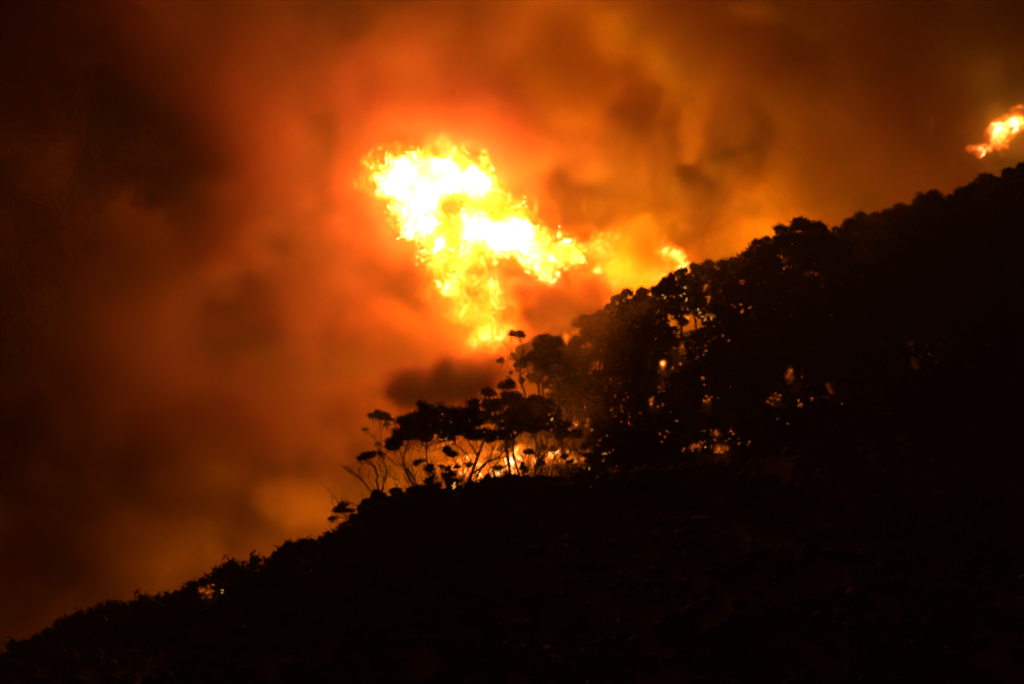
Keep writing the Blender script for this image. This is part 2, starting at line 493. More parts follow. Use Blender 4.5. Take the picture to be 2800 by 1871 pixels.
feature_tree(374, [(z4((1210, 1100), (1110, 900), (1072, 770), (1090, 640), (1130, 540)), .2, .07), (z4((1072, 770), (1030, 640), (1000, 560)), .1, .04), (z4((1110, 860), (1060, 820), (980, 790), (930, 740)), .06, .02),
                   (z4((1250, 1080), (1180, 950), (1120, 860), (1100, 800)), .08, .04), (z4((1090, 660), (1150, 580), (1190, 500)), .06, .03)],
             c4((950, 575, 85, 42), (1010, 500, 80, 46), (890, 600, 50, 30), (1070, 440, 100, 50), (960, 620, 60, 25), (1120, 480, 60, 50)),
             'leaning gum with a forked trunk and drooping left crown', seed=6, fw=1.15, fh=1.35)
feature_tree(371, [(z4((1385, 1060), (1355, 830), (1335, 680), (1345, 560), (1365, 450)), .15, .06), (z4((1345, 740), (1300, 755), (1250, 780)), .05, .03), (z4((1340, 640), (1290, 560), (1260, 500)), .05, .02)],
             c4((1240, 785, 50, 28), (1290, 765, 40, 16), (1215, 800, 28, 18)),
             'straight slender tree with one small dark foliage tuft on its left', seed=7)
feature_tree(369, [(z4((1370, 1150), (1370, 1000), (1360, 900)), .1, .05), (z4((1290, 1000), (1270, 860), (1250, 800)), .04, .02)],
             c4((1370, 1010, 60, 45), (1320, 1100, 90, 60), (1420, 960, 45, 40), (1385, 900, 30, 26), (1460, 1050, 60, 50), (1290, 1060, 40, 30), (1400, 1080, 80, 60)),
             'dense dark shrub at the foot of the straight slender tree', seed=8, name='tall_shrub', cat='shrub')
feature_tree(370, [(z4((1660, 1180), (1640, 1050), (1620, 950)), .12, .06), (z4((1650, 1010), (1580, 800), (1590, 660)), .06, .02)],
             c4((1590, 860, 50, 40), (1640, 930, 60, 50), (1570, 620, 60, 40), (1640, 660, 70, 40), (1590, 980, 60, 45), (1690, 850, 50, 40), (1540, 930, 40, 30), (1660, 1010, 70, 40), (1600, 1040, 60, 40)),
             'round dark tree above the small yellow fire', seed=9, fw=1.15, fh=1.35)
# the big spreading gum under the middle canopy
feature_tree(376, [(z3((1080, 1310), (1140, 1170), (1190, 1040), (1230, 930), (1280, 830)), .34, .1), (z3((1180, 1190), (1230, 1100), (1330, 1050), (1400, 975), (1420, 900)), .16, .05),
                   (z3((1150, 1160), (1250, 1090), (1310, 960), (1330, 880)), .14, .05), (z3((1190, 1040), (1130, 940), (1060, 860)), .12, .05), (z3((1230, 930), (1160, 850), (1090, 800)), .09, .04),
                   (z3((1330, 1050), (1400, 1030), (1450, 960)), .06, .03), (z3((1165, 1110), (1100, 1000), (1020, 950)), .06, .02)],
             c3((760, 800, 90, 60), (880, 790, 90, 60), (1000, 800, 90, 60), (1100, 760, 60, 40), (820, 900, 60, 34), (960, 860, 60, 40), (700, 790, 100, 78), (820, 755, 110, 80), (950, 750, 110, 76), (1035, 745, 75, 62), (900, 850, 130, 60), (1050, 845, 100, 70), (640, 880, 70, 42), (600, 940, 62, 36), (760, 860, 100, 50),
                (1150, 800, 90, 70), (1180, 890, 90, 50), (980, 900, 60, 40), (1300, 900, 90, 50), (1420, 880, 80, 50)),
             'wide gum with a heavy black crown and several limbs spreading right', seed=10, depth=2.2, fw=1.2, fh=1.55, dens=.9)
feature_tree(384, [(z3((1420, 1150), (1380, 900), (1350, 720), (1400, 600)), .28, .1), (z3((1370, 820), (1280, 720), (1230, 640)), .1, .04), (z3((1380, 850), (1470, 760), (1520, 680)), .1, .04)],
             c3((1260, 590, 62, 40), (1400, 560, 74, 52), (1165, 665, 50, 44), (1300, 670, 130, 60), (1440, 640, 100, 60), (1500, 740, 130, 70), (1250, 760, 110, 60), (1400, 790, 130, 70), (1190, 720, 70, 45), (1560, 820, 80, 50)),
             'tall rounded gum behind the wide gum, its top below the lone thin tree', seed=11, depth=1.8, fw=1.12, fh=1.25)
# the lone thin tree against the fireball
feature_tree(400, [(z3((1530, 640), (1500, 520), (1490, 450), (1482, 390), (1445, 310), (1400, 255)), .13, .03), (z3((1490, 460), (1500, 350), (1512, 280), (1498, 215), (1470, 180)), .07, .03),
                   (z3((1490, 450), (1560, 420), (1600, 380)), .05, .02), (z3((1500, 360), (1545, 330), (1580, 300)), .05, .03), (z3((1445, 310), (1400, 320), (1352, 350)), .03, .015), (z3((1486, 430), (1455, 435), (1425, 433)), .03, .01),
                   (z3((1500, 520), (1560, 470), (1600, 440)), .04, .015), (z3((1490, 400), (1530, 410), (1560, 440)), .03, .01)],
             c3((1428, 172, 26, 18), (1458, 158, 26, 14), (1492, 160, 34, 17), (1520, 178, 18, 10), (1352, 356, 18, 18), (1478, 384, 34, 15), (1530, 355, 44, 15), (1580, 310, 40, 20), (1424, 434, 12, 6), (1500, 498, 24, 17), (1600, 260, 34, 26), (1520, 400, 20, 10)),
             'lone thin gum with small tufts standing against the yellow fireball', seed=12, dens=1.3, fw=1.15, fh=1.9, ft=1.7)
feature_tree(388, [(z3((1620, 1000), (1560, 820), (1500, 700), (1480, 640)), .2, .08), (z3((1550, 800), (1640, 720), (1700, 660)), .09, .04)],
             c3((1480, 660, 80, 50), (1580, 700, 90, 50), (1680, 690, 80, 46), (1540, 770, 90, 50), (1650, 780, 90, 46), (1740, 740, 70, 44), (1420, 720, 60, 44), (1600, 630, 60, 34)),
             'dark gum filling the canopy between the tall rounded gum and the upper forest', seed=18, depth=1.6, fw=1.15, fh=1.3)
# trunks against the brightest glow
feature_tree(379, [(z3((1585, 1230), (1600, 1110), (1625, 1040), (1640, 980), (1640, 900), (1600, 815)), .17, .05), (z3((1595, 1160), (1650, 1045), (1720, 975), (1800, 965)), .13, .06),
                   (z3((1625, 1050), (1570, 1000), (1530, 950), (1500, 900)), .08, .03), (z3((1640, 940), (1600, 900), (1560, 890)), .05, .02), (z3((1720, 975), (1740, 930), (1780, 880)), .05, .02)],
             c3((1620, 790, 90, 46), (1700, 830, 80, 40), (1560, 850, 70, 36), (1780, 880, 60, 36)),
             'crooked gum in front of the brightest orange glow', seed=13, fh=1.5, fw=1.2)
feature_tree(381, [(z3((1690, 1230), (1670, 1100), (1665, 1020), (1690, 900)), .12, .06), (z3((1680, 1160), (1640, 1080), (1620, 1000)), .07, .03), (z3((1700, 1230), (1725, 1120), (1740, 1000)), .07, .03)],
             c3((1700, 800, 80, 45), (1780, 830, 60, 40)),
             'upright trunk just right of the crooked gum', seed=14, fh=1.5, fw=1.2)
feature_tree(380, [(z3((1500, 1240), (1450, 1050), (1440, 900)), .2, .12), (z3((1460, 1090), (1420, 980), (1400, 900)), .07, .03)],
             c3((1430, 830, 90, 55), (1380, 900, 60, 40)),
             'thick dark trunk left of the crooked gum', seed=15, fh=1.5, fw=1.2)
feature_tree(377, [(z3((1515, 1230), (1510, 1120), (1512, 1060), (1505, 1030)), .17, .05)], c3((1512, 1110, 16, 50)),
             'burnt stump standing dark in the orange glow', seed=16, name='burnt_stump', cat='stump')
feature_tree(383, [(z3((1840, 1200), (1820, 1080), (1790, 960), (1760, 860)), .14, .06), (z3((1830, 1130), (1850, 1040), (1840, 960)), .07, .04)],
             c3((1800, 850, 90, 45), (1870, 880, 60, 36)),
             'leaning trunk at the right edge of the orange glow', seed=17, fh=1.5, fw=1.2)
for i, (a, b, c, lab) in enumerate([
        (z3((610, 1300), (590, 1200), (580, 1140)), .05, .02, 'thin sapling left of the flame, behind the near ridge'),
        (z3((650, 1300), (640, 1230), (620, 1200)), .04, .02, 'short twiggy sapling over the near ridge'),
        (z3((560, 1330), (530, 1180), (535, 1080)), .05, .02, 'sapling just right of the umbrella gum'),
        (z3((1240, 1240), (1260, 1140), (1230, 1060)), .06, .02, 'sapling right of the wide gum trunk'),
        (z3((1320, 1230), (1300, 1130), (1340, 1060)), .06, .02, 'sapling in the gap before the thick dark trunk'),
        (z3((1560, 1240), (1540, 1150), (1490, 1070)), .06, .02, 'sapling crossing the dark stump'),
        (z3((1760, 1230), (1740, 1130), (1770, 1030)), .06, .02, 'sapling in the right half of the glow'),
        (z3((730, 1290), (690, 1180), (670, 1100)), .05, .02, 'sapling below the leaning gum')]):
    p = a; e = p[-1]
    feature_tree(375 + i % 4 * 2, [(p, b, c), ([p[1], (p[1][0] + 3, p[1][1] - 5), (p[1][0] + 4, p[1][1] - 11)], .03, .012), ([p[1], (p[1][0] - 3, p[1][1] - 4), (p[1][0] - 6, p[1][1] - 8)], .03, .012)],
                 [], lab, seed=30 + i, name='bare_sapling')
# thin poles of the burning grove
rng = np.random.default_rng(64)
for k in range(60):
    px = rng.uniform(405, 604); Y = rng.uniform(371, 391)
    x = P(px, 470, Y)[0]; g = h1(x, Y); fx, fy = proj(x, Y, g)
    Hh = rng.uniform(3.5, 7.5) * (.75 if px < 440 else 1); top = Hh / mpp(Y); ln = rng.uniform(-12, 8)
    mid = (fx + ln * .4 + rng.normal(0, 1.5), fy - top * .5)
    tp = (fx + ln, fy - top)
    cl = [(tp[0] + rng.normal(0, 2), tp[1] + rng.uniform(-2, 2), rng.uniform(2.5, 5.5), rng.uniform(1.2, 2.4)) for _ in range(int(rng.integers(1, 3)))] if rng.uniform() < .3 and top > 28 else []
    feature_tree(Y, [([(fx, fy), mid, tp], rng.uniform(.06, .12), .03), ([mid, (mid[0] + rng.uniform(-9, 9), mid[1] - top * .35)], .05, .02)], cl,
                 'thin scorched pole tree among the flames of the burning grove', seed=200 + k, name='pole_tree', group='pole trees of the burning grove')
# trees on the left shoulder of the upper forest
feature_tree(402, [(z3((1660, 700), (1640, 400), (1640, 200)), .2, .08), (z3((1650, 450), (1560, 360), (1540, 340)), .06, .03)],
             c3((1635, 185, 40, 32), (1690, 175, 40, 26), (1650, 240, 60, 50), (1640, 320, 60, 50), (1570, 330, 50, 30), (1720, 240, 70, 50), (1660, 400, 70, 60), (1740, 330, 80, 60), (1720, 430, 80, 50)),
             'dark gum forming the left shoulder of the upper forest', seed=50, depth=1.5, fw=1.2, fh=1.3)
feature_tree(413, [(z3((1960, 250), (1950, 120), (1940, 60)), .12, .04), (z3((1945, 100), (1900, 110), (1880, 100)), .05, .02)],
             c3((1945, 55, 34, 14), (1985, 38, 28, 12), (1880, 103, 12, 14), (1925, 75, 18, 8), (2020, 30, 16, 8)),
             'slight tree with thin tufts in front of the dark red smoke on the skyline', seed=51)

# ------------------------------------------------------------------ skyline trees
SKY = [(538, 336, 1.0), (556, 338, .9), (572, 341, .8), (586, 326, 1.0), (600, 310, 1.1), (614, 300, 1.0), (628, 287, .8), (641, 287, .8), (655, 285, .9), (668, 273, .9), (681, 267, .9), (694, 262, .9), (708, 259, .8),
       (722, 258, 1.0), (735, 257, .8), (748, 250, .8), (757, 238, .8), (768, 236, .9), (784, 224, 1.25), (800, 217, 1.5), (815, 221, 1.3), (826, 230, .8), (838, 226, .8), (850, 218, .8), (860, 214, .9),
       (874, 212, .8), (886, 209, .9), (900, 205, 1.1), (914, 212, .8), (922, 197, .9), (935, 192, 1.2), (950, 192, .8), (962, 187, .8), (972, 182, .9), (985, 175, 1.2), (1000, 177, .8), (1009, 168, .9),
       (1022, 160, 1.1), (1038, 152, 1.2), (1056, 146, 1.1), (1075, 138, 1.2)]
SHAPE = ['round headed', 'broad headed', 'narrow', 'wide domed', 'tall', 'slim', 'full crowned', 'spreading', 'squat', 'lumpy']
rng = np.random.default_rng(5)
n_sky = len(SKY)
for i, (px, py, w) in enumerate(SKY):
    Y = 418 + rng.uniform(-5, 7)
    x, _, zt = P(px, py, Y)
    g = h1(x, Y) - .3
    k = int(rng.choice([1, 2, 4, 5, 6, 8, 9, 3]))
    Hh = max(zt - g, 5.0)
    s = Hh / GUMS[k][2] * 1.02
    nr = n_sky - i
    wh = 'where the skyline meets the fire' if px < 620 else 'behind the glowing leaf gaps' if px < 700 else 'on the skyline under orange smoke' if px < 860 else 'high on the right skyline'
    place_gum(k, x, Y, g, s, rng.uniform(0, 6.28), f'{SHAPE[k]} black gum {wh}, tree {i + 1} from left', 'gum trees along the skyline', wide=float(np.clip(w * .98 / s, .75, 1.5)))

# ------------------------------------------------------------------ forest on the slope between the two crests
GAPS = [(683, 351, 4, 9), (662, 368, 3, 6), (662, 386, 3, 6), (651, 399, 2, 6), (789, 378, 5, 8), (773, 398, 5, 3), (800, 403, 3, 3), (706, 401, 5, 4), (716, 441, 6, 10), (694, 449, 6, 3),
        (593, 365, 3, 8), (683, 293, 3, 6), (665, 298, 3, 3), (703, 317, 6, 4), (671, 318, 5, 2), (679, 331, 2, 6), (809, 273, 4, 3), (785, 262, 3, 4),
        (915, 361, 5, 6), (911, 343, 4, 3), (551, 391, 6, 6), (577, 424, 7, 5), (573, 457, 6, 8), (540, 440, 18, 10), (540, 470, 30, 10), (829, 388, 3, 5)]
sky_x = [a[0] for a in SKY]; sky_y = [a[1] for a in SKY]
placed = []
rng = np.random.default_rng(21)
tries = 0
while len(placed) < 270 and tries < 16000:
    tries += 1
    y = rng.uniform(377, 421); x = rng.uniform(-4, 96)
    k = int(rng.integers(0, len(GUMS))); Hh = rng.uniform(7, 11.5)
    g = h1(x, y)
    px, pt = proj(x, y, g + Hh); _, pb = proj(x, y, g)
    if px < 596 - (y - 377) * .9: continue
    if px > 1045: continue
    if pt < np.interp(px, sky_x, sky_y) + 5: continue
    if any(math.hypot(x - a, y - b) < 2.5 for a, b in placed): continue
    hw = 3.4 * Hh / 12 / mpp(y)
    if any(abs(px - gx) < gw + hw * .85 and gy + gh > pt and gy - gh < pb - (pb - pt) * (.3 if k not in (1, 2, 4, 5, 6, 8, 9) else 0) for gx, gy, gw, gh in GAPS): continue
    placed.append((x, y))
    if px < 640: lab, grp = 'dark gum in the forest right of the burning trunks', 'gums right of the burning trunks'
    elif px < 760: lab, grp = 'dark gum among the glowing gaps of the middle slope', 'gums of the middle slope'
    elif px < 880: lab, grp = 'black gum on the slope below the skyline humps', 'gums below the skyline humps'
    else: lab, grp = 'black gum deep in the unlit forest on the right slope', 'gums of the unlit right slope'
    place_gum(k, x, y, g - .2, Hh / GUMS[k][2], rng.uniform(0, 6.28), lab, grp, wide=rng.uniform(.9, 1.25))

# ------------------------------------------------------------------ scrub along the near crest
def bush_variant(seed, w=1.6, h=1.5):
    rng = np.random.default_rng(seed); b = Bag()
    for k in range(6):
        a = rng.uniform(0, 6.28); q = rng.uniform(0, .7) * w
        clump(b, (math.cos(a) * q, math.sin(a) * q, h * rng.uniform(.25, .62)), w * rng.uniform(.3, .5), w * rng.uniform(.3, .5), h * rng.uniform(.28, .42), rng, 1.1, .2, .8)
    s = Bag()
    for k in range(5):
        a = rng.uniform(0, 6.28)
        tube(s, [(0, 0, -.3), (math.cos(a) * .3, math.sin(a) * .3, h * .4), (math.cos(a) * w * .4, math.sin(a) * w * .4, h * rng.uniform(.55, .8))], [.05, .035, .01], 4)
    return b.mesh('foliage', M_LEAF), s.mesh('stem', M_BARK)
BUSH = [bush_variant(300 + i, 1.2 + .25 * (i % 4), 1.3 + .3 * (i % 3)) for i in range(8)]
def place_bush(k, px, Y, s, label, group, up=1.0, dz=0.0):
    x = P(px, 500, Y)[0]
    root = bpy.data.objects.new('bush', None); COL.objects.link(root)
    root.location = (x, Y, h1(x, Y) - .15 + dz); root.rotation_euler = (0, 0, rng.uniform(0, 6.28)); root.scale = (s, s, s * up)
    link('foliage', BUSH[k][0], root); link('stem', BUSH[k][1], root)
    tag(root, label, 'bush', group)
NEARSKY = [(0, 655), (26, 634), (65, 620), (96, 605), (131, 592), (166, 583), (175, 574), (196, 568), (212, 572), (223, 552), (244, 543), (262, 541), (279, 537), (292, 531), (305, 528), (323, 526), (335, 530),
           (344, 520), (362, 508), (379, 496), (393, 496), (404, 487), (415, 485), (425, 497), (440, 498), (462, 496), (480, 476), (497, 470), (510, 474), (520, 478), (540, 482), (560, 480), (572, 470), (590, 465), (640, 466), (700, 460)]
nx_, ny_ = [a[0] for a in NEARSKY], [a[1] for a in NEARSKY]
px = -30.0
i = 0
while px < 760:
    Y = 363 + rng.uniform(-3, 1.5)
    x, _, zt = P(px, np.interp(px, nx_, ny_), Y)
    g = h1(x, Y)
    Hh = max(zt - g, .7)
    s = np.clip(Hh / 1.7, .45, 3.0) * rng.uniform(.88, 1.08)
    i += 1
    if px < 150: lab, grp = f'low black scrub bush at the foot of the left ridge, number {i} from the left', 'scrub at the foot of the ridge'
    elif px < 232: lab, grp = f'dark bush near the small red fire, number {i} from the left along the ridge', 'bushes round the small red fire'
    elif px < 350: lab, grp = f'black bush below the dull orange smoke, number {i} from the left along the ridge', 'bushes below the dull orange smoke'
    elif px < 480: lab, grp = f'black bush before the leaning trunks, number {i} from the left along the ridge', 'bushes before the leaning trunks'
    elif px < 600: lab, grp = f'black bush below the brightest glow, number {i} from the left along the ridge', 'bushes below the brightest glow'
    else: lab, grp = f'black bush on the dark slope under the forest, number {i} from the left', 'bushes under the forest'
    place_bush(int(rng.integers(0, 8)), px, Y, s, lab, grp)
    px += rng.uniform(3.5, 7) * (1 if px < 600 else 1.6)

# undergrowth: countless low plants over the whole dark slope
def undergrowth():
    rng = np.random.default_rng(77); b = Bag()
    n = 2600
    x = rng.uniform(-105, 120, n); y = 367 - rng.uniform(0, 1, n) ** 1.4 * 70
    for a, c in zip(x, y):
        g = h1(a, c)
        if g < .8: continue
        s = rng.uniform(.5, 1.3)
        V = ICO_V * (1 + rng.normal(0, .16, (len(ICO_V), 1))) * [s, s, s * .8]
        b.add(V + [a, c, g + s * .25], ICO_F)
        leaves(b, rng.normal(0, .75 * s, (26, 3)) * [1, 1, .7] + [a, c, g + s * .5], .28, rng)
    n = 1500
    x = rng.uniform(-20, 110, n); y = rng.uniform(368, 425, n)
    for a, c in zip(x, y):
        s = rng.uniform(.3, .9); g = h1(a, c)
        V = ICO_V * (1 + rng.normal(0, .18, (len(ICO_V), 1))) * [s, s, s * .8]
        b.add(V + [a, c, g + s * .2], ICO_F)
        leaves(b, rng.normal(0, .8 * s, (22, 3)) * [1, 1, .7] + [a, c, g + s * .5], .24, rng)
    tag(link('undergrowth', b.mesh('undergrowth', M_SCRUB)), 'low dark scrub covering the whole hillside under the trees', 'undergrowth', kind='stuff')
undergrowth()
print('plants', round(time.time() - T0, 1))

# ------------------------------------------------------------------ fire
def z1(*pts): return [(329.2 + u * .1714, 91.4 + v * .1714) for u, v in pts]
def poly_sdf(X, Z, poly):
    """Signed distance in metres, positive inside."""
    d = np.full(X.shape, 1e9, np.float32); inside = np.zeros(X.shape, bool)
    n = len(poly)
    for i in range(n):
        (x0, z0), (x1, z1_) = poly[i], poly[(i + 1) % n]
        ex, ez = x1 - x0, z1_ - z0
        t = np.clip(((X - x0) * ex + (Z - z0) * ez) / (ex * ex + ez * ez + 1e-9), 0, 1)
        d = np.minimum(d, np.hypot(X - x0 - t * ex, Z - z0 - t * ez))
        c = ((z0 > Z) != (z1_ > Z)) & (X < (x1 - x0) * (Z - z0) / (z1_ - z0 + 1e-12) + x0)
        inside ^= c
    return np.where(inside, d, -d)

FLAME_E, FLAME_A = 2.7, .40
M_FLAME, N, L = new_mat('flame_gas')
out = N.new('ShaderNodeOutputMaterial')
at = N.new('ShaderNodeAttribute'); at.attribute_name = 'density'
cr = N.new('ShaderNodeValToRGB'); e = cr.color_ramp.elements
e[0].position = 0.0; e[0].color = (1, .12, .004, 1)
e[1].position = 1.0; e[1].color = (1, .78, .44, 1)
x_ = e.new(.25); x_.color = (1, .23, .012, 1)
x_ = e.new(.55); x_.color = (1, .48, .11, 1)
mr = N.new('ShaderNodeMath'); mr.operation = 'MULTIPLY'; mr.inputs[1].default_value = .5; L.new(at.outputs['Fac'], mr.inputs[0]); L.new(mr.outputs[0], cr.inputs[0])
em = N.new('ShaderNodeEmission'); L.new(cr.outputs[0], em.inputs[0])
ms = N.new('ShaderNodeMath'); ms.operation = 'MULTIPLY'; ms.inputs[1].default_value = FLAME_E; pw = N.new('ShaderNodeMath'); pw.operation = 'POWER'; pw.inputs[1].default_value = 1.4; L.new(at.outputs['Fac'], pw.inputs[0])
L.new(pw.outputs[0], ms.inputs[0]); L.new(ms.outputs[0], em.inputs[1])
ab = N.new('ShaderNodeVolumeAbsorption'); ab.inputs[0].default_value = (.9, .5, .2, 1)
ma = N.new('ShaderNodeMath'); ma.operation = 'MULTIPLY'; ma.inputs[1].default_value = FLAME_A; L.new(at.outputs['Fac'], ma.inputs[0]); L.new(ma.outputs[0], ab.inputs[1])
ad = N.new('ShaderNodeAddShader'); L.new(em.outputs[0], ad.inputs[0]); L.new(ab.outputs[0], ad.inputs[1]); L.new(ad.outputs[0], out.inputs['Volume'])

# added hull that outlines the flames: nearly clear, glowing a little
M_HULL, N, L = new_mat('flame_hull')
out = N.new('ShaderNodeOutputMaterial'); tr = N.new('ShaderNodeBsdfTransparent'); em = N.new('ShaderNodeEmission')
em.inputs[0].default_value = (1, .28, .02, 1); em.inputs[1].default_value = .5
mx = N.new('ShaderNodeMixShader'); mx.inputs[0].default_value = .008
L.new(tr.outputs[0], mx.inputs[1]); L.new(em.outputs[0], mx.inputs[2]); L.new(mx.outputs[0], out.inputs[0])

def fire(polys, Y, label, vx=.22, thick=4.5, heat=(), gain=1.0, contrast=(), seed=0, warp=1.0, name='fireball', y_off=(), soft=2.0, grow=0.0):
    rng = np.random.default_rng(900 + seed)
    W = [[P(a, b, Y)[::2] for a, b in p] for p in polys]
    allp = np.concatenate([np.array(w) for w in W])
    mg = 3.0 * warp + 1 + grow
    lo = np.array([allp[:, 0].min() - mg, Y - thick * 2.2, allp[:, 1].min() - mg]); hi = np.array([allp[:, 0].max() + mg, Y + thick * 2.2, allp[:, 1].max() + mg])
    vox = (vx, vx * 2.6, vx)
    shp = [int(math.ceil((h_ - l_) / v_)) for h_, l_, v_ in zip(hi, lo, vox)]
    shp = [s + s % 2 for s in shp]
    hi = lo + np.array(vox) * (np.array(shp) - 1)
    xs, ys, zs = [np.linspace(lo[i], hi[i], shp[i]).astype(np.float32) for i in range(3)]
    X, Z = np.meshgrid(xs, zs, indexing='ij')
    s2 = np.max([poly_sdf(X, Z, w) for w in W], 0) + grow
    m = mpp(Y)
    H2 = np.full(X.shape, gain, np.float32); C2 = np.full(X.shape, .55, np.float32)
    for (px, py, r, v) in heat:
        cx, _, cz = P(px, py, Y)
        H2 += v * np.exp(-((X - cx) ** 2 + (Z - cz) ** 2) / (2 * (r * m) ** 2))
    for (px, py, r, v) in contrast:
        cx, _, cz = P(px, py, Y)
        C2 += v * np.exp(-((X - cx) ** 2 + (Z - cz) ** 2) / (2 * (r * m) ** 2))
    b6, b3, b15, b8 = [band(shp, vox, l_, rng=rng, aniso=(1, an, 1)) for l_, an in ((6.5, 1), (3.0, 1.5), (1.5, 2.5), (.8, 3))]
    wx, wz = band(shp, vox, 5.0, rng=rng), band(shp, vox, 5.0, rng=rng)
    I, J, K = np.ogrid[:shp[0], :shp[1], :shp[2]]
    am = .75 * warp / vx
    gx = np.clip(I + (wx * am).astype(np.int32), 0, shp[0] - 1); gz = np.clip(K + (wz * am * 1.2).astype(np.int32), 0, shp[2] - 1)
    b3, b15, b8 = b3[gx, J, gz], b15[gx, J, gz], b8[gx, J, gz]              # rolled up by the larger eddies
    s = s2[:, None, :] + warp * (.6 * b6 + .5 * (np.abs(b3) - .8) + .3 * b15 + .10 * b8)
    yy = ((ys[None, :, None] - Y + b6 * .8) / thick)
    T = np.sqrt(np.clip(s / 6 + .15, .02, 1))
    env = (.9 * sstep(-.3, soft, s) + .1 * sstep(-2.2 * min(warp, 1), soft, s)) * np.exp(-(yy / T) ** 2)
    det = .4 * b6 + .5 * (np.abs(b3) - .8) + .36 * b15 + .2 * b8 + .1
    v = env * np.clip(H2, .02, None)[:, None, :] * np.exp(np.clip(C2, .08, 3)[:, None, :] * det * 1.5)
    v = np.where(v < .004, 0, v).astype(np.float32)
    o = grid_volume('flame_gas', v, tuple(map(float, lo)), tuple(map(float, hi)), M_FLAME)
    # added lumpy closed hull round the gas
    g = bpy.data.node_groups.new('hull', 'GeometryNodeTree')
    film = hull_mesh(X, Z, s2, Y, thick)
    root = link(name, film)
    o.parent = root
    tag(root, label, 'fire')
    return root

def hull_mesh(X, Z, s2, Y, thick):
    """Pillow over the outline: front and back sheets that meet at the edge."""
    st = 4 if X.size > 12000 else 1
    x, z, s = X[::st, ::st], Z[::st, ::st], s2[::st, ::st]
    nx, nz = x.shape
    T = thick * np.sqrt(np.clip(s / 6, 0, 1)) * (1 + .15 * np.sin(x * 1.1) * np.sin(z * .9 + 1))
    inn = s > 0
    fr = np.stack([x, Y - T - .02, z], -1).reshape(-1, 3); bk = np.stack([x, Y + T + .02, z], -1).reshape(-1, 3)
    i = np.arange(nx * nz).reshape(nx, nz)
    m = (inn[:-1, :-1] | inn[1:, :-1] | inn[1:, 1:] | inn[:-1, 1:])
    a, b, c, d = i[:-1, :-1][m], i[1:, :-1][m], i[1:, 1:][m], i[:-1, 1:][m]
    F1 = np.concatenate([np.stack([a, b, c], 1), np.stack([a, c, d], 1)]); F2 = F1[:, ::-1] + nx * nz
    V = np.concatenate([fr, bk]); F = np.concatenate([F1, F2])
    use = np.unique(F); mp = np.zeros(len(V), np.int32); mp[use] = np.arange(len(use))
    return tri_mesh('fireball', V[use], mp[F], M_HULL, True)

MAIN = z1((215, 490), (300, 425), (345, 400), (440, 380), (540, 362), (640, 385), (720, 402), (800, 410), (890, 390), (930, 430), (985, 520), (1010, 590), (1090, 640), (1170, 735), (1140, 775), (1230, 820), (1330, 862),
          (1440, 890), (1490, 960), (1470, 1040), (1350, 1050), (1310, 1150), (1220, 1130), (1150, 1040), (1080, 960), (980, 925), (1020, 1010), (960, 1050), (900, 1080), (835, 1060), (850, 1150), (930, 1130), (1000, 1170), (1040, 1230), (1020, 1320),
          (1110, 1310), (1170, 1360), (1190, 1440), (1090, 1500), (1010, 1520), (960, 1570), (860, 1530), (770, 1510), (730, 1430), (770, 1380), (700, 1330), (690, 1270), (640, 1170), (590, 1100), (570, 1010), (540, 930), (460, 860), (405, 820),
          (420, 740), (350, 720), (350, 650), (280, 570), (230, 520))
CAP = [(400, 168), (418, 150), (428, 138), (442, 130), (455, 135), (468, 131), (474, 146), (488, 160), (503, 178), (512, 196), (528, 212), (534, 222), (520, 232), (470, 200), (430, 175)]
fire([MAIN], 447, 'huge yellow and white fireball rolling up behind the ridge in mid photo', heat=[
        (400, 180, 13, 2.2), (440, 178, 14, 2.8), (478, 182, 11, 2.2), (420, 205, 12, 2.2), (425, 225, 8, 1.2), (497, 237, 10, 2.4), (520, 242, 11, 2.4), (475, 228, 9, 1.6), (450, 202, 5, -2.6), (457, 199, 4, -1.5), (446, 208, 4, -1.2), (455, 212, 4, -.8), (492, 213, 6, -.4),
        (408, 238, 8, .7), (400, 215, 8, .5), (515, 222, 6, .6), (530, 232, 6, .6),
        (548, 280, 6, 1.4), (560, 250, 14, .3), (535, 262, 8, .5), (578, 250, 7, .3), (500, 268, 9, -.12), (482, 335, 5, .22), (470, 345, 5, .3), (500, 335, 8, .2), (425, 258, 9, .4), (445, 285, 6, .22), (495, 300, 6, .18), (470, 250, 8, .35), (440, 262, 8, .2)],
     contrast=[(440, 175, 26, -.25), (505, 238, 18, -.25), (445, 265, 22, .15), (480, 325, 30, -.1), (458, 203, 8, .5)], seed=1, gain=.33, grow=.45)
fire([CAP], 453, 'orange cap of lit smoke, given its own glow, crowning the huge fireball', vx=.3, thick=5, gain=.62, seed=8, warp=.9, name='fireball', soft=4.5, grow=1.0, contrast=[(470, 170, 60, -.25)])  # lit smoke made as emissive flame gas, its light put in
fire([MAIN], 450, 'soft orange emissive glow added round the huge fireball', vx=.4, thick=6, gain=.36, seed=12, warp=1.6, name='glow_fringe', soft=8, grow=3.6, contrast=[(460, 250, 90, -.3)])  # emissive fringe added to soften the fireball edge and fill its halo
fire([z1((1430, 880), (1520, 830), (1640, 800), (1760, 830), (1800, 900), (1880, 960), (1960, 900), (2080, 950), (2120, 1080), (1900, 1240), (1700, 1340), (1600, 1310), (1540, 1180), (1480, 1080))], 456,
     'broad pale yellow sheet of fire low behind the ridge, right of the fireball', vx=.3, thick=4, gain=.46, seed=9, warp=1.0, name='sheet_of_fire', soft=5, grow=1.0, contrast=[(620, 270, 60, -.3)], heat=[(570, 262, 12, .25), (625, 243, 7, .12), (610, 290, 8, .3), (650, 275, 10, -.1)])
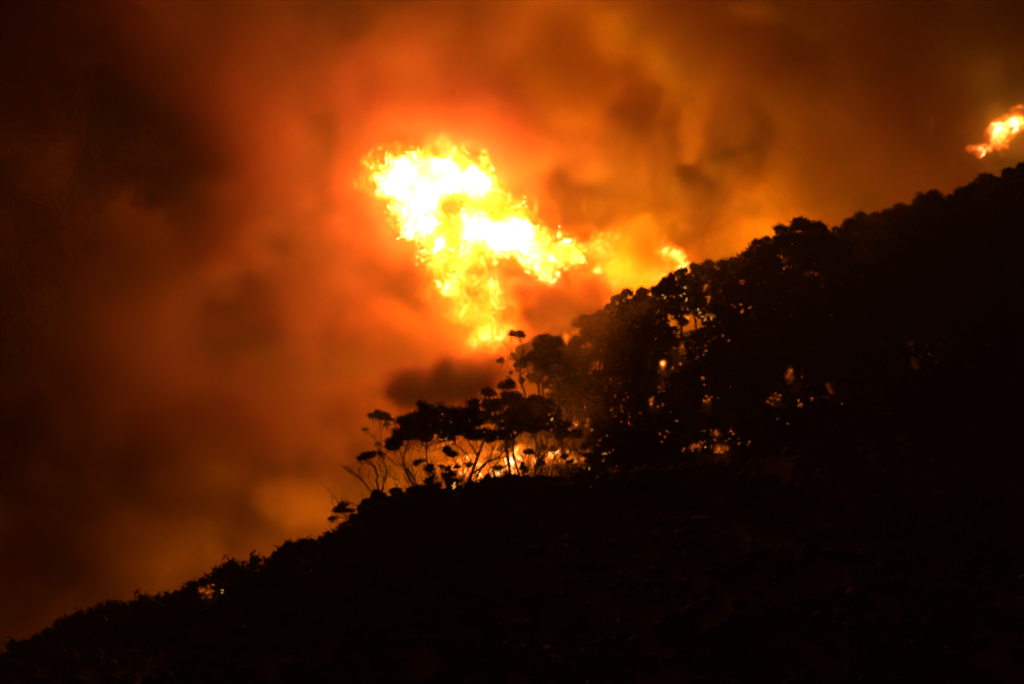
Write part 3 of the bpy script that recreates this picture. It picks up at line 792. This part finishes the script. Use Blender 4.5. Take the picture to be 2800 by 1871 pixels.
fire([z1((1530, 970), (1620, 950), (1650, 1000), (1620, 1100), (1660, 1200), (1650, 1280), (1600, 1230), (1560, 1120))], 446, 'upright yellow tongue of flame right of the fireball', vx=.22, thick=2.2, gain=.6, seed=2, warp=.4, name='flame', grow=.4, contrast=[(610, 270, 60, -.3)])
fire([z1((1905, 930), (1950, 905), (2010, 895), (2060, 920), (2075, 970), (2095, 1010), (2085, 1060), (2010, 1060), (2030, 1010), (2000, 985), (1950, 975))], 440, 'small bright ball of flame touching the dark skyline trees',
     vx=.2, thick=2.2, gain=1.0, seed=3, warp=.3, name='flame', soft=1.8, grow=.5, contrast=[(675, 255, 60, -.35)])
fire([z1((1850, 1150), (1930, 1080), (2000, 1040), (2050, 1060), (2000, 1100), (1940, 1160), (1900, 1190))], 441, 'faint low flame at the foot of the small flame ball', vx=.22, thick=2, gain=.35, seed=4, warp=.5, name='flame')
fire([z1((1320, 1430), (1360, 1410), (1420, 1390), (1460, 1375), (1475, 1410), (1440, 1480), (1330, 1480))], 432, 'low orange flame licking over the ridge below the dark smoke', vx=.2, thick=1.8, gain=.38, seed=5, warp=.5, name='flame')
def zf(*pts): return [(932.7 + u * .0653, 80.5 + v * .0653) for u, v in pts]
fire([zf((500, 1040), (570, 990), (640, 990), (690, 950), (760, 960), (820, 900), (830, 850), (800, 800), (830, 720), (900, 660), (980, 580), (1070, 580), (1140, 500), (1250, 490), (1350, 450), (1500, 430), (1700, 430), (1760, 520),
         (1600, 640), (1450, 700), (1350, 760), (1230, 860), (1150, 950), (1100, 1050), (1040, 1150), (980, 1080), (920, 1080), (840, 1120), (700, 1180), (640, 1120), (560, 1070))], 450,
     'separate burst of flame at the right edge above the dark trees', vx=.16, thick=2.6, gain=.9, seed=6, warp=.38, soft=1.8, grow=.35,
     heat=[(1014, 120, 6, 1.0), (1000, 128, 5, 1.0), (998, 139, 4, .7), (982, 148, 4, .5), (975, 149, 3, -.3), (1000, 152, 4, -.8)], contrast=[(1000, 130, 60, -.22)])
def ray_ground(px, py):
    for y in np.arange(366, 432, .5):
        x, _, z = P(px, py, y)
        if z < h1(x, y): return float(y)
    return 425.0
bpy.context.view_layer.update()
DG = bpy.context.evaluated_depsgraph_get()
from mathutils import Vector
def first_surface(px, py):
    """Where the line of sight meets the leaves, trunks or ground of the hillside."""
    o = Vector((0, 0, CAMZ)); d = (Vector(P(px, py, 400)) - o).normalized(); t = 0
    for _ in range(30):
        hit, loc, nrm, idx, ob, mtx = SC.ray_cast(DG, o + d * t, d, distance=470 - t)
        if not hit: return None
        t = (loc - o).length + .01
        if ob.name.split('.')[0] in ('haze', 'smoke', 'smoke_bank', 'fireball', 'flame', 'sheet_of_fire', 'glow_fringe', 'fire_glow', 'spot_fire'): continue
        return loc, d
    return None

def patch(px, py, w, h, gain, label, seed, lean=0.0, Y=None):
    """Ragged emissive patch: glow put in for fire and lit smoke between trees."""
    if not Y:
        c = [r_[0].y for r_ in (first_surface(px + a * w, py + b * h) for a, b in ((0, 0), (.5, .5), (-.5, .5), (0, -.6), (.5, -.4))) if r_]
        Y = min(sorted(c)[len(c) // 2] if c else 400, ray_ground(px, py)) - 1.2
    a = np.linspace(0, 2 * math.pi, 14, endpoint=False); r = np.random.default_rng(seed)
    j = r.uniform(.8, 1.15, 14)
    pts = [(px + w * math.cos(t) * q + lean * math.sin(t) * h, py - h * math.sin(t) * q) for t, q in zip(a, j)]
    if gain < .2 and w < 10: lamp(px, py, Y - 1.2, gain * .22, .8, LOW_COL)
    fire([pts], Y, label, vx=.16, thick=1.3, gain=gain * 1.6, seed=seed, warp=.16, name='fire_glow', soft=.7)  # the glow of lit smoke in the gaps is emitted here too
patch(515, 466, 66, 20, .30, 'wide orange ground fire glowing behind the trunks of the burning grove', 41, Y=396.5)
patch(592, 462, 16, 13, .22, 'orange ground fire beneath the bigger trees right of the burning grove', 65, Y=393)
patch(548, 466, 28, 17, .40, 'brighter fire at the right end of the burning grove', 42, Y=395)
patch(470, 470, 34, 11, .2, 'orange ground fire between the trunks at the left of the burning grove', 64, Y=394)
patch(446, 443, 8, 4.5, .3, 'ragged orange fire under the heavy crown of the wide gum', 43, Y=392)
patch(683, 351, 4, 9, .16, 'tall narrow orange glow between two dark crowns on the middle slope', 44)
patch(662, 368, 3, 6, .15, 'upper of two orange glows one above the other on the middle slope', 45)
patch(662, 386, 3, 6, .17, 'lower of two orange glows one above the other on the middle slope', 46)
patch(651, 399, 1.6, 7, .13, 'thin upright orange streak of fire left of the lower orange glow', 47)
patch(789, 378, 4, 8, .10, 'dull fire behind the thin stems on the right middle slope', 48)
patch(774, 398, 7, 3.5, .09, 'low red fire left of the thin stems on the right middle slope', 49)
patch(706, 402, 4, 3, .12, 'small red fire on the middle slope right of the orange streaks', 50)
patch(717, 433, 5, 5, .07, 'dull red fire in the lower forest, upper of a pair', 51)
patch(720, 449, 6, 4, .11, 'dull red fire in the lower forest, lower of a pair', 52)
patch(696, 447, 7, 2.6, .11, 'flat red fire in the lower forest left of the dull pair', 53)
patch(915, 363, 4, 6, .035, 'faint leaning red glow deep in the right forest', 54, lean=-.5)
patch(911, 343, 3, 3, .02, 'very faint red glow above the leaning glow in the right forest', 55)
patch(593, 368, 2.5, 7, .07, 'red glow in the trees above the burning grove', 56, lean=.3)
patch(551, 391, 7, 7, .09, 'hazy orange glow behind fine twigs over the crooked gum', 57)
patch(577, 424, 5, 4, .3, 'bright orange fire under the dark crown right of the crooked gum', 58)
patch(573, 458, 5, 9, .25, 'orange fire at the right edge of the burning grove', 59)
patch(206, 591, 6, 4.5, .15, 'small red fire burning on the left ridge', 60)
patch(829, 389, 1.8, 5, .05, 'slanting faint red streak on the right slope', 61, lean=-.5)
patch(808, 274, 4, 3, .035, 'faint red glow high under the skyline humps', 62)
patch(785, 261, 3, 3, .04, 'faint orange gap below the tallest skyline hump', 63)
print('fire', round(time.time() - T0, 1))

# ------------------------------------------------------------------ smoke
M_SMOKE, N, L = new_mat('smoke')
out = N.new('ShaderNodeOutputMaterial')
at = N.new('ShaderNodeAttribute'); at.attribute_name = 'density'
scn = N.new('ShaderNodeVolumeScatter'); scn.inputs['Color'].default_value = (.80, .62, .40, 1); scn.inputs['Anisotropy'].default_value = .25
abn = N.new('ShaderNodeVolumeAbsorption'); abn.inputs['Color'].default_value = (.80, .38, .05, 1)
L.new(at.outputs['Fac'], scn.inputs['Density']); L.new(at.outputs['Fac'], abn.inputs['Density'])
ad = N.new('ShaderNodeAddShader'); L.new(scn.outputs[0], ad.inputs[0]); L.new(abn.outputs[0], ad.inputs[1]); L.new(ad.outputs[0], out.inputs['Volume'])

def smoke():
    rng = np.random.default_rng(4242)
    lo = np.array([-122, 368, 2.0]); vox = np.array([.95, 1.25, .95]); shp = (258, 122, 156)
    hi = lo + vox * (np.array(shp) - 1)
    xs, ys, zs = [np.linspace(lo[i], hi[i], shp[i]).astype(np.float32) for i in range(3)]
    X, Y, Z = xs[:, None, None], ys[None, :, None], zs[None, None, :]
    n60, n30, n15, n8, n4 = [band(shp, vox, l_, rng=rng) for l_ in (70, 32, 15, 7.5, 4)]
    soft = .5 * n60 + .4 * n30 + .25 * n15 + .12 * n8
    roll = .8 - np.abs(n15), .8 - np.abs(n8), .8 - np.abs(n4)
    B = .55 * n60 + .62 * n30 - .34 * roll[0] - .2 * roll[1] - .10 * roll[2]
    base = .0035 * np.clip(1 + .7 * soft, .15, None) + .042 * sstep(.2, .8, B) + .04 * sstep(.95, 1.35, B)
    env = sstep(400, 440, Y + 7 * n60) * .9 + .1
    d = base * env * (1 - (1 - sstep(404, 416, Y)) * sstep(8, 20, X) * .95)
    # puffs: cauliflower heads, px, py, depth, radii in px and metres deep, density, edge width
    for (px, py, yy, rx, ry, rz, dn, ew) in PUFFS:
        cx, _, cz = P(px, py, yy); m = mpp(yy)
        q = np.sqrt(((X - cx) / (rx * m)) ** 2 + ((Y - yy) / ry) ** 2 + ((Z - cz) / (rz * m)) ** 2)
        q = q + (1.3 / (rx * m) + .05) * roll[0] + (.9 / (rx * m) + .05) * roll[1] + (.5 / (rx * m) + .02) * roll[2] + .10 * n30
        d = d + dn * sstep(0, ew, 1 - q)
    # thin smoke low between the trunks
    d = d + .032 * sstep(14, 0, Z - height(X[:, :, 0], Y[:, :, 0])[:, :, None].astype(np.float32)) * sstep(372, 378, Y) * (1 - sstep(398, 412, Y)) * np.clip(1 + .5 * n8, .2, 2) * (1 - sstep(5, 11, X)) * (.25 + .75 * sstep(382, 388, Y))
    # the flames burn in clear air: no smoke before or inside them save the sooty puffs
    polyw = [P(a, b, 447)[::2] for a, b in MAIN]
    sd = poly_sdf(xs[:, None] + 0 * zs[None, :], zs[None, :] + 0 * xs[:, None], polyw)[:, None, :]
    d = d * (1 - .93 * sstep(-2.5, .5, sd + .8 * n8) * (1 - sstep(452, 456, Y)))
    for (px, py, yy, rx, ry, rz, dn, ew) in SOOT:
        cx, _, cz = P(px, py, yy); m = mpp(yy)
        q = np.sqrt(((X - cx) / (rx * m)) ** 2 + ((Y - yy) / ry) ** 2 + ((Z - cz) / (rz * m)) ** 2) + .16 * n8 + .12 * n4 + .1 * n15
        d = d + dn * sstep(0, ew, 1 - q)
    d = np.where(d < .0006, 0, d).astype(np.float32)
    tag(grid_volume('smoke', d, tuple(map(float, lo)), tuple(map(float, hi)), M_SMOKE), 'thick smoke rolling over the ridge, lit orange by the flames', 'smoke', kind='stuff')

SOOT = [
    (524, 292, 438, 26, 5, 17, .6, .3), (558, 308, 437, 34, 5, 16, .6, .3), (588, 290, 440, 20, 4, 18, .4, .4), (600, 318, 436, 30, 5, 15, .5, .4), (492, 278, 441, 15, 3, 9, .35, .5), (532, 322, 438, 20, 4, 14, .4, .4),
]
PUFFS = [
    # lit cap over the fireball and its right flank
    (445, 142, 456, 34, 8, 28, .25, .3), (498, 176, 456, 30, 7, 38, .22, .3), (526, 210, 455, 24, 6, 24, .2, .3),
    # brown smoke just before and right of the cap
    (535, 130, 442, 28, 5, 36, .04, .5), (470, 95, 446, 60, 6, 28, .035, .5), (505, 120, 444, 30, 5, 30, .04, .5),
    # dark belly in front, left of the upper forest
    (432, 386, 416, 70, 7, 27, .75, .45), (482, 376, 416, 42, 6, 23, .8, .45), (400, 430, 420, 54, 9, 24, .06, .6),
    # lit clouds left of the fire
    (355, 215, 460, 40, 11, 60, .10, .3), (335, 300, 458, 60, 12, 50, .08, .3), (262, 300, 460, 60, 12, 36, .10, .25), (200, 330, 456, 46, 10, 36, .08, .25), (345, 130, 470, 40, 12, 46, .08, .3), (290, 250, 466, 40, 10, 40, .07, .3),
    (370, 330, 450, 40, 9, 30, .07, .3), (300, 420, 448, 60, 10, 40, .06, .3),
    # columns on the right, lit from the front by the fireball
    (622, 180, 468, 30, 9, 70, .18, .2), (652, 195, 464, 18, 8, 44, .26, .18), (694, 212, 460, 30, 9, 50, .34, .15), (640, 115, 476, 36, 11, 44, .10, .25), (738, 150, 464, 44, 11, 56, .24, .18), (572, 190, 472, 44, 11, 66, .12, .25),
    (800, 238, 466, 90, 10, 34, .06, .35), (716, 170, 458, 20, 8, 40, .28, .15), (600, 100, 482, 60, 10, 50, .06, .3), (560, 30, 486, 60, 10, 36, .05, .3), (668, 160, 457, 14, 6, 34, .24, .16),
    (300, 330, 452, 44, 9, 34, .14, .18), (250, 270, 456, 40, 9, 30, .14, .18), (340, 400, 446, 36, 8, 26, .12, .18), (345, 95, 462, 36, 9, 34, .12, .18),
    # red smoke round the burst at the right edge
    (995, 135, 456, 40, 6, 30, .08, .5),
    # dense dark banks in front
    (165, 150, 430, 90, 12, 74, .16, .25), (215, 215, 428, 56, 11, 70, .16, .25), (110, 100, 434, 80, 13, 66, .08, .4), (880, 90, 440, 120, 12, 80, .05, .4), (755, 50, 442, 80, 10, 44, .09, .5), (690, 22, 444, 60, 9, 26, .05, .5),
    (40, 340, 424, 110, 14, 160, .14, .5), (30, 80, 430, 90, 12, 90, .06, .5), (960, 200, 442, 90, 11, 60, .04, .4), (642, 238, 448, 12, 4, 24, .22, .4), (800, 150, 448, 60, 7, 26, .04, .5),
    (310, 500, 408, 70, 9, 34, .06, .5), (150, 545, 414, 90, 11, 40, .05, .5), (250, 430, 430, 70, 10, 46, .08, .3), (120, 450, 428, 70, 11, 60, .09, .3), (330, 450, 432, 30, 7, 40, .06, .3),
]
smoke()

# thin smoky air over the whole valley
def haze():
    m, N, L = new_mat('haze')
    out = N.new('ShaderNodeOutputMaterial'); v = N.new('ShaderNodeVolumePrincipled')
    v.inputs['Color'].default_value = (.85, .75, .65, 1); v.inputs['Density'].default_value = HAZE
    L.new(v.outputs[0], out.inputs['Volume'])
    V = [(x, y, z) for x in (-240, 240) for y in (-40, 560) for z in (-6, 240)]
    F = [(0, 1, 3), (0, 3, 2), (4, 6, 7), (4, 7, 5), (0, 4, 5), (0, 5, 1), (2, 3, 7), (2, 7, 6), (0, 2, 6), (0, 6, 4), (1, 5, 7), (1, 7, 3)]
    tag(link('haze', tri_mesh('haze', V, F, m)), 'thin smoky night air in front of the hillside', 'haze', kind='stuff')
HAZE = .0006
haze()

# dense far smoke that closes the view
def smoke_bank():
    rng = np.random.default_rng(8)
    xs = np.linspace(-230, 230, 140); zs = np.linspace(-5, 230, 80)
    X, Z = np.meshgrid(xs, zs, indexing='ij')
    b = sum(a * np.abs(band((140, 2, 80), (3.3, 50, 3), l_, rng=rng)[:, 0, :]) for a, l_ in ((5, 60), (3, 28), (1.4, 14)))
    Yf = 517 - b
    V = np.concatenate([np.stack([X, Yf, Z], -1).reshape(-1, 3), np.stack([X, np.full_like(X, 545), Z], -1).reshape(-1, 3)])
    i = np.arange(X.size).reshape(X.shape); a, b_, c, d = i[:-1, :-1].ravel(), i[1:, :-1].ravel(), i[1:, 1:].ravel(), i[:-1, 1:].ravel()
    F1 = np.concatenate([np.stack([a, b_, c], 1), np.stack([a, c, d], 1)])
    F = [F1, F1[:, ::-1] + X.size]
    for e in (i[0], i[-1], i[:, 0], i[:, -1]):
        F.append(np.stack([e[:-1], e[1:], e[1:] + X.size], 1)); F.append(np.stack([e[:-1], e[1:] + X.size, e[:-1] + X.size], 1))
    tag(link('smoke_bank', tri_mesh('smoke_bank', V, np.concatenate(F), M_SOOT, True)), 'dark brown bank of smoke filling the night sky behind the fire', 'smoke', kind='stuff')
smoke_bank()
print('smoke', round(time.time() - T0, 1))

# ------------------------------------------------------------------ small fires seen through the forest
def ember_mat(name, col, s):
    m, N, L = new_mat(name)
    out = N.new('ShaderNodeOutputMaterial'); em = N.new('ShaderNodeEmission')
    nz = N.new('ShaderNodeTexNoise'); nz.inputs['Scale'].default_value = 2.5
    tc = N.new('ShaderNodeTexCoord'); L.new(tc.outputs['Object'], nz.inputs['Vector'])
    mr = N.new('ShaderNodeMapRange'); mr.inputs[1].default_value = .3; mr.inputs[2].default_value = .7; mr.inputs[3].default_value = s * .3; mr.inputs[4].default_value = s * 1.5
    L.new(nz.outputs[0], mr.inputs[0]); L.new(mr.outputs[0], em.inputs[1]); em.inputs[0].default_value = (*col, 1)
    L.new(em.outputs[0], out.inputs[0])
    return m
M_HOT = ember_mat('yellow_flame', (1, .40, .05), 1.5)
M_MID = ember_mat('orange_flame', (1, .20, .02), .8)
M_DIM = ember_mat('red_glow', (1, .15, .010), .62)

M_FAINT = ember_mat('faint_glow', (1, .14, .012), .10)

def tongue(seed, mat):
    rng = np.random.default_rng(seed); b = Bag()
    for k in range(7):
        a = rng.uniform(0, 6.28); q = rng.uniform(.1, .95)
        h = rng.uniform(.25, 1.0); w = rng.uniform(.08, .26)
        V = ICO_V.copy(); t = (V[:, 2] + 1) / 2
        wd = w * (1 - .75 * t ** 1.4)
        V = np.stack([V[:, 0] * wd * 1.3 + .12 * np.sin(t * 5 + a), V[:, 1] * wd * 1.3, t * h], 1) + rng.normal(0, .02, V.shape)
        b.add(V + [math.cos(a) * q, math.sin(a) * q, rng.uniform(-.7, .5)], ICO_F)
    return b.mesh('spot_fire', mat, True)
TONGUE = {c: [tongue(700 + 10 * j + i, m) for i in range(4)] for j, (c, m) in enumerate((('h', M_HOT), ('m', M_MID), ('d', M_DIM), ('f', M_FAINT)))}
SPOTS = [
    # px, py, size px, kind, depth, label, group
    ('yellow fire low among the trunks under the round dark tree', None, [(454, 486, 2.6, 'h', 366)]),
    ('small burning tuft glowing under the wide gum crown', 'burning tufts under the wide gum crown', [(435, 436, 1.6, 'm', 370), (440, 440, 1.3, 'm', 370), (443, 445, 2.6, 'm', 372), (448, 443, 2.0, 'm', 372), (451, 446, 1.6, 'm', 371), (437, 447, 2.4, 'm', 373), (446, 439, 1.2, 'm', 370)]),
    ('glowing leaf tuft burning in the crown left of the crooked gum', 'burning tufts left of the crooked gum', [(515, 433, 1.5, 'm', 374), (518, 438, 2.2, 'm', 374), (511, 436, 1.3, 'd', 374), (520, 435, 1.0, 'm', 374)]),
    ('slim yellow flame hanging left of the crooked gum', None, [(516, 447, 1.9, 'h', 373)]),
    ('slim yellow flame high in the crown right of the crooked gum', None, [(552, 420, 2.1, 'h', 374)]),
    ('pink ember glowing in the crown of the tall rounded gum', None, [(493, 414, 1.5, 'm', 372)]),
    ('ember on the ground by the brightest glow', 'embers in the brightest glow', [(492, 476, 1.6, 'h', 367), (522, 459, 1.2, 'm', 376), (527, 463, 1.0, 'm', 376), (534, 451, 1.3, 'm', 376), (545, 467, 1.2, 'm', 376), (530, 468, 1.0, 'm', 376), (557, 452, 1.2, 'm', 380), (551, 463, 1.1, 'm', 380)]),
    ('burning twig spot right of the orange glow', 'burning spots right of the orange glow', [(568, 452, 1.8, 'h', 378), (573, 455, 1.5, 'm', 378), (575, 462, 1.7, 'h', 377), (579, 450, .8, 'h', 376), (570, 458, 1.6, 'm', 380), (573, 464, 1.2, 'm', 378), (577, 459, 1.0, 'm', 378)]),
    ('orange fire under the dark crown above the right end of the glow', 'fires under the dark crown', [(577, 424, 3.6, 'm', 384), (573, 428, 1.8, 'm', 384), (588, 421, 2.2, 'm', 383), (587, 426, 1.8, 'm', 383), (570, 430, 1.4, 'd', 384), (583, 419, 1.6, 'm', 384), (592, 430, .9, 'h', 382), (568, 429, 1.2, 'd', 384)]),
    ('lone ember in the dark shrubs right of the glow', 'lone embers right of the glow', [(605, 454, 1.5, 'h', 370), (602, 454, 1.0, 'm', 370), (589, 469, 1.5, 'h', 368), (610, 453, .9, 'd', 370), (598, 445, .9, 'd', 372), (613, 450, .9, 'd', 372), (584, 468, .9, 'm', 368), (591, 487, .7, 'm', 362), (617, 466, .7, 'd', 366), (603, 461, 1.6, 'd', 370), (600, 440, 1.4, 'd', 374), (607, 436, 1.2, 'd', 374)]),
    ('red ember in the trees of the upper left slope', 'red embers of the upper left slope', [(594, 365, 1.2, 'd', 402), (593, 369, 1.5, 'd', 402), (590, 373, 1.3, 'd', 402), (596, 359, .9, 'd', 402), (598, 362, .9, 'd', 402), (551, 386, 1.6, 'd', 392)]),
    ('bright leaf gap burning just under the skyline', 'burning leaf gaps under the skyline', [(685, 288, 1.7, 'h', 404), (684, 294, 1.9, 'h', 404), (681, 296, 1.4, 'h', 404), (686, 300, 1.4, 'h', 404), (688, 291, 1.2, 'm', 404), (663, 295, 1.3, 'h', 404), (665, 298, 1.6, 'h', 404), (667, 301, 1.1, 'm', 404), (674, 297, 1.2, 'm', 404), (657, 299, 1.0, 'm', 404), (671, 296, .8, 'm', 404), (679, 276, .6, 'm', 406)]),
    ('yellow ember in the string of embers below the skyline', 'string of embers below the skyline', [(698, 310, 1.6, 'h', 402), (700, 313, 1.4, 'h', 402), (703, 317, 1.8, 'h', 402), (705, 320, 1.9, 'h', 402), (701, 323, 1.7, 'm', 402), (712, 319, 1.8, 'h', 402), (715, 317, 1.1, 'm', 402), (708, 316, 1.2, 'm', 402),
        (688, 309, 1.2, 'm', 402), (692, 313, .9, 'm', 402), (687, 318, 1.7, 'h', 402), (690, 317, 1.1, 'm', 402), (670, 319, 1.4, 'm', 402), (673, 317, 1.6, 'm', 402), (668, 323, 1.0, 'm', 402), (664, 319, .7, 'm', 402), (679, 316, .7, 'm', 402), (704, 308, .6, 'm', 402), (697, 325, .6, 'm', 402)]),
    ('burning stem under the string of embers', 'burning stems under the embers', [(678, 328, 1.5, 'm', 400), (679, 333, 1.6, 'm', 400), (678, 337, 1.1, 'd', 400), (677, 324, 1.1, 'd', 400)]),
    ('ember at the foot of the tall glowing gap', 'embers round the tall glowing gap', [(681, 364, 1.7, 'm', 399), (672, 368, 1.2, 'm', 399), (685, 354, .8, 'm', 399), (685, 358, .7, 'm', 399), (685, 350, .7, 'm', 399), (704, 355, .9, 'm', 398), (698, 357, 1.0, 'd', 398), (656, 339, .8, 'd', 400), (659, 372, .9, 'm', 399), (664, 391, .9, 'm', 398), (659, 392, .9, 'm', 398), (651, 404, .9, 'h', 397), (663, 405, 1.4, 'd', 396), (658, 407, 1.0, 'd', 396)]),
    ('dull red fire between trunks on the middle slope', 'dull fires of the middle slope', [(703, 379, 1.6, 'd', 396), (704, 385, 1.2, 'd', 396), (707, 396, 1.8, 'd', 394), (712, 397, 1.2, 'd', 394), (706, 403, 2.4, 'd', 394), (709, 400, 1.6, 'd', 394), (718, 398, .8, 'd', 394), (607, 390, 1.6, 'd', 396)]),
    ('red fire on the ground of the lower forest', 'red ground fires of the lower forest', [(713, 431, 2.4, 'd', 382), (717, 434, 1.8, 'd', 382), (715, 440, 1.2, 'd', 382), (719, 449, 2.2, 'd', 380), (722, 452, 1.6, 'm', 380), (716, 452, 1.4, 'm', 380), (712, 447, 1.2, 'd', 380), (699, 446, 1.9, 'd', 379), (702, 443, 1.3, 'm', 379), (692, 450, 1.5, 'd', 379),
        (684, 449, 1.5, 'd', 379), (683, 451, 1.2, 'm', 379), (731, 431, 1.8, 'd', 383), (733, 434, 1.2, 'd', 383), (739, 444, 1.6, 'd', 381), (705, 447, .9, 'h', 378), (705, 431, .6, 'm', 382), (726, 441, .8, 'd', 380), (677, 421, 1.4, 'm', 384), (660, 434, 1.4, 'd', 382), (665, 437, 1.2, 'd', 382), (662, 442, 1.0, 'd', 382)]),
    ('ember between thin stems of the stand on the right middle slope', 'embers of the right middle stand', [(799, 401, 1.3, 'm', 398), (801, 405, 1.8, 'd', 398), (799, 406, 1.3, 'm', 398), (802, 371, .9, 'h', 400), (771, 398, 1.2, 'd', 398), (768, 402, 1.3, 'd', 398), (778, 400, 1.4, 'd', 398), (772, 404, 1.3, 'd', 397), (780, 396, 1.2, 'd', 398), (812, 399, 1.8, 'd', 398), (842, 404, .9, 'd', 397),
        (777, 419, .7, 'd', 394), (788, 424, .9, 'm', 392), (775, 394, 1.2, 'd', 398), (802, 377, .9, 'd', 400)]),
    ('tiny red spark among the highest dark trees', 'sparks among the highest trees', [(741, 283, 1.5, 'd', 408), (744, 281, 1.0, 'd', 408), (750, 308, 1.5, 'm', 404), (742, 312, 1.5, 'm', 404), (743, 309, .9, 'd', 404), (732, 305, 1.0, 'd', 404), (785, 351, .8, 'd', 402), (735, 307, .7, 'd', 404)]),
    ('faint ember in the unlit forest on the right', 'faint embers of the unlit forest', [(882, 344, .7, 'f', 404), (884, 361, .7, 'f', 403), (946, 338, .9, 'f', 404), (949, 341, .7, 'f', 404), (965, 329, .7, 'f', 406), (929, 354, .6, 'm', 404), (921, 351, .5, 'm', 404), (920, 357, .9, 'f', 403), (911, 345, 1.0, 'f', 404)]),
    ('small red fire low on the left ridge', 'small red fires on the left ridge', [(204, 590, 2.0, 'd', 362), (207, 593, 1.8, 'd', 362), (201, 592, 1.5, 'd', 362), (208, 587, 1.6, 'd', 362), (213, 586, 2.0, 'd', 363), (213, 591, 1.2, 'd', 362), (210, 597, 1.2, 'd', 361), (203, 598, .9, 'd', 361)]),
    ('narrow white-hot flame beside the small red fires', 'narrow white-hot flames', [(222, 590, 1.1, 'h', 361), (222, 593, .8, 'h', 361)]),
    ('gap of fire light at the lower end of the skyline forest', 'fire gaps at the end of the skyline forest', [(617, 304, 2.2, 'm', 418), (614, 307, 1.4, 'm', 418), (624, 301, 1.3, 'm', 418), (628, 296, 1.8, 'h', 418), (631, 290, 1.8, 'h', 420)]),
]
rng = np.random.default_rng(91)
for (cx, cyy, sx, sy, n, cc, lab, grp) in [
        (620, 400, 26, 26, 22, 'd', 'dull red glimmer in the dark trees right of the burning grove', 'glimmers right of the burning grove'),
        (690, 335, 30, 22, 22, 'd', 'dull red glimmer in the leaves below the string of embers', 'glimmers below the string of embers'),
        (715, 440, 36, 12, 16, 'd', 'dull red glimmer round the red fires of the lower forest', 'glimmers of the lower forest'),
        (785, 392, 36, 16, 16, 'f', 'dull red glimmer near the stems of the right middle slope', 'glimmers of the right middle slope'),
        (780, 280, 34, 20, 12, 'f', 'faint glimmer in the canopy under the tallest skyline hump', 'glimmers under the skyline hump'),
        (560, 415, 26, 14, 22, 'm', 'orange glimmer among the crowns over the burning grove', 'glimmers over the burning grove'),
        (500, 428, 34, 10, 14, 'm', 'orange glimmer in the crowns of the burning grove', 'glimmers in the grove crowns'),
        (930, 345, 34, 14, 7, 'f', 'very faint glimmer deep in the right forest', 'glimmers of the right forest')]:
    SPOTS.append((lab, grp, [(cx + rng.normal(0, sx * .6), cyy + rng.normal(0, sy * .6), rng.uniform(.5, 1.3), cc, 400) for _ in range(n)]))
rng = np.random.default_rng(1)
n_sp = 0
bpy.context.view_layer.update()
DG = bpy.context.evaluated_depsgraph_get()
NEW = []
for label, group, pts in SPOTS:
    for (px, py, s, c, Y) in pts:
        r = first_surface(px, py)
        yy = Y
        if r and r[0].y < 460: yy = r[0].y - .35
        x, y, z = P(px, py, yy)
        k = s * mpp(yy) * 1.25
        NEW.append((label, group, (x, y, z), k, c))
for label, group, loc, k, c in NEW:
    o = link('spot_fire', TONGUE[c][int(rng.integers(0, 4))])
    o.location = loc; o.scale = (k, k * .7, k * rng.uniform(.7, 1.4)); o.rotation_euler = (rng.normal(0, .3), rng.normal(0, .5), rng.uniform(0, 6.28))
    tag(o, label, 'fire', group)
    n_sp += 1

# sparks drifting in the smoke
for (px, py, s) in [(int(rng.uniform(250, 480)), int(rng.uniform(120, 420)), rng.uniform(.2, .4)) for _ in range(26)] + [(225, 68, .35), (380, 362, .45), (419, 352, .55), (191, 307, .4), (266, 322, .4), (176, 276, .35), (111, 320, .3), (20, 313, .3), (356, 145, .4), (365, 153, .35), (274, 412, .35), (332, 132, .3), (22, 59, .3), (949, 143, .5), (536, 227, .4)]:
    o = link('spark', TONGUE['m'][px % 4])
    Y = 420 if px < 500 else 430
    o.location = P(px, py, Y); k = s * mpp(Y) * .9; o.scale = (k, k, k)
    tag(o, 'tiny orange spark drifting in the smoke away from the fireball', 'spark', 'sparks drifting in the smoke')
print('objects', len(SC.objects), 'spots', n_sp, 'forest', len(placed), 'time', round(time.time() - T0, 1))
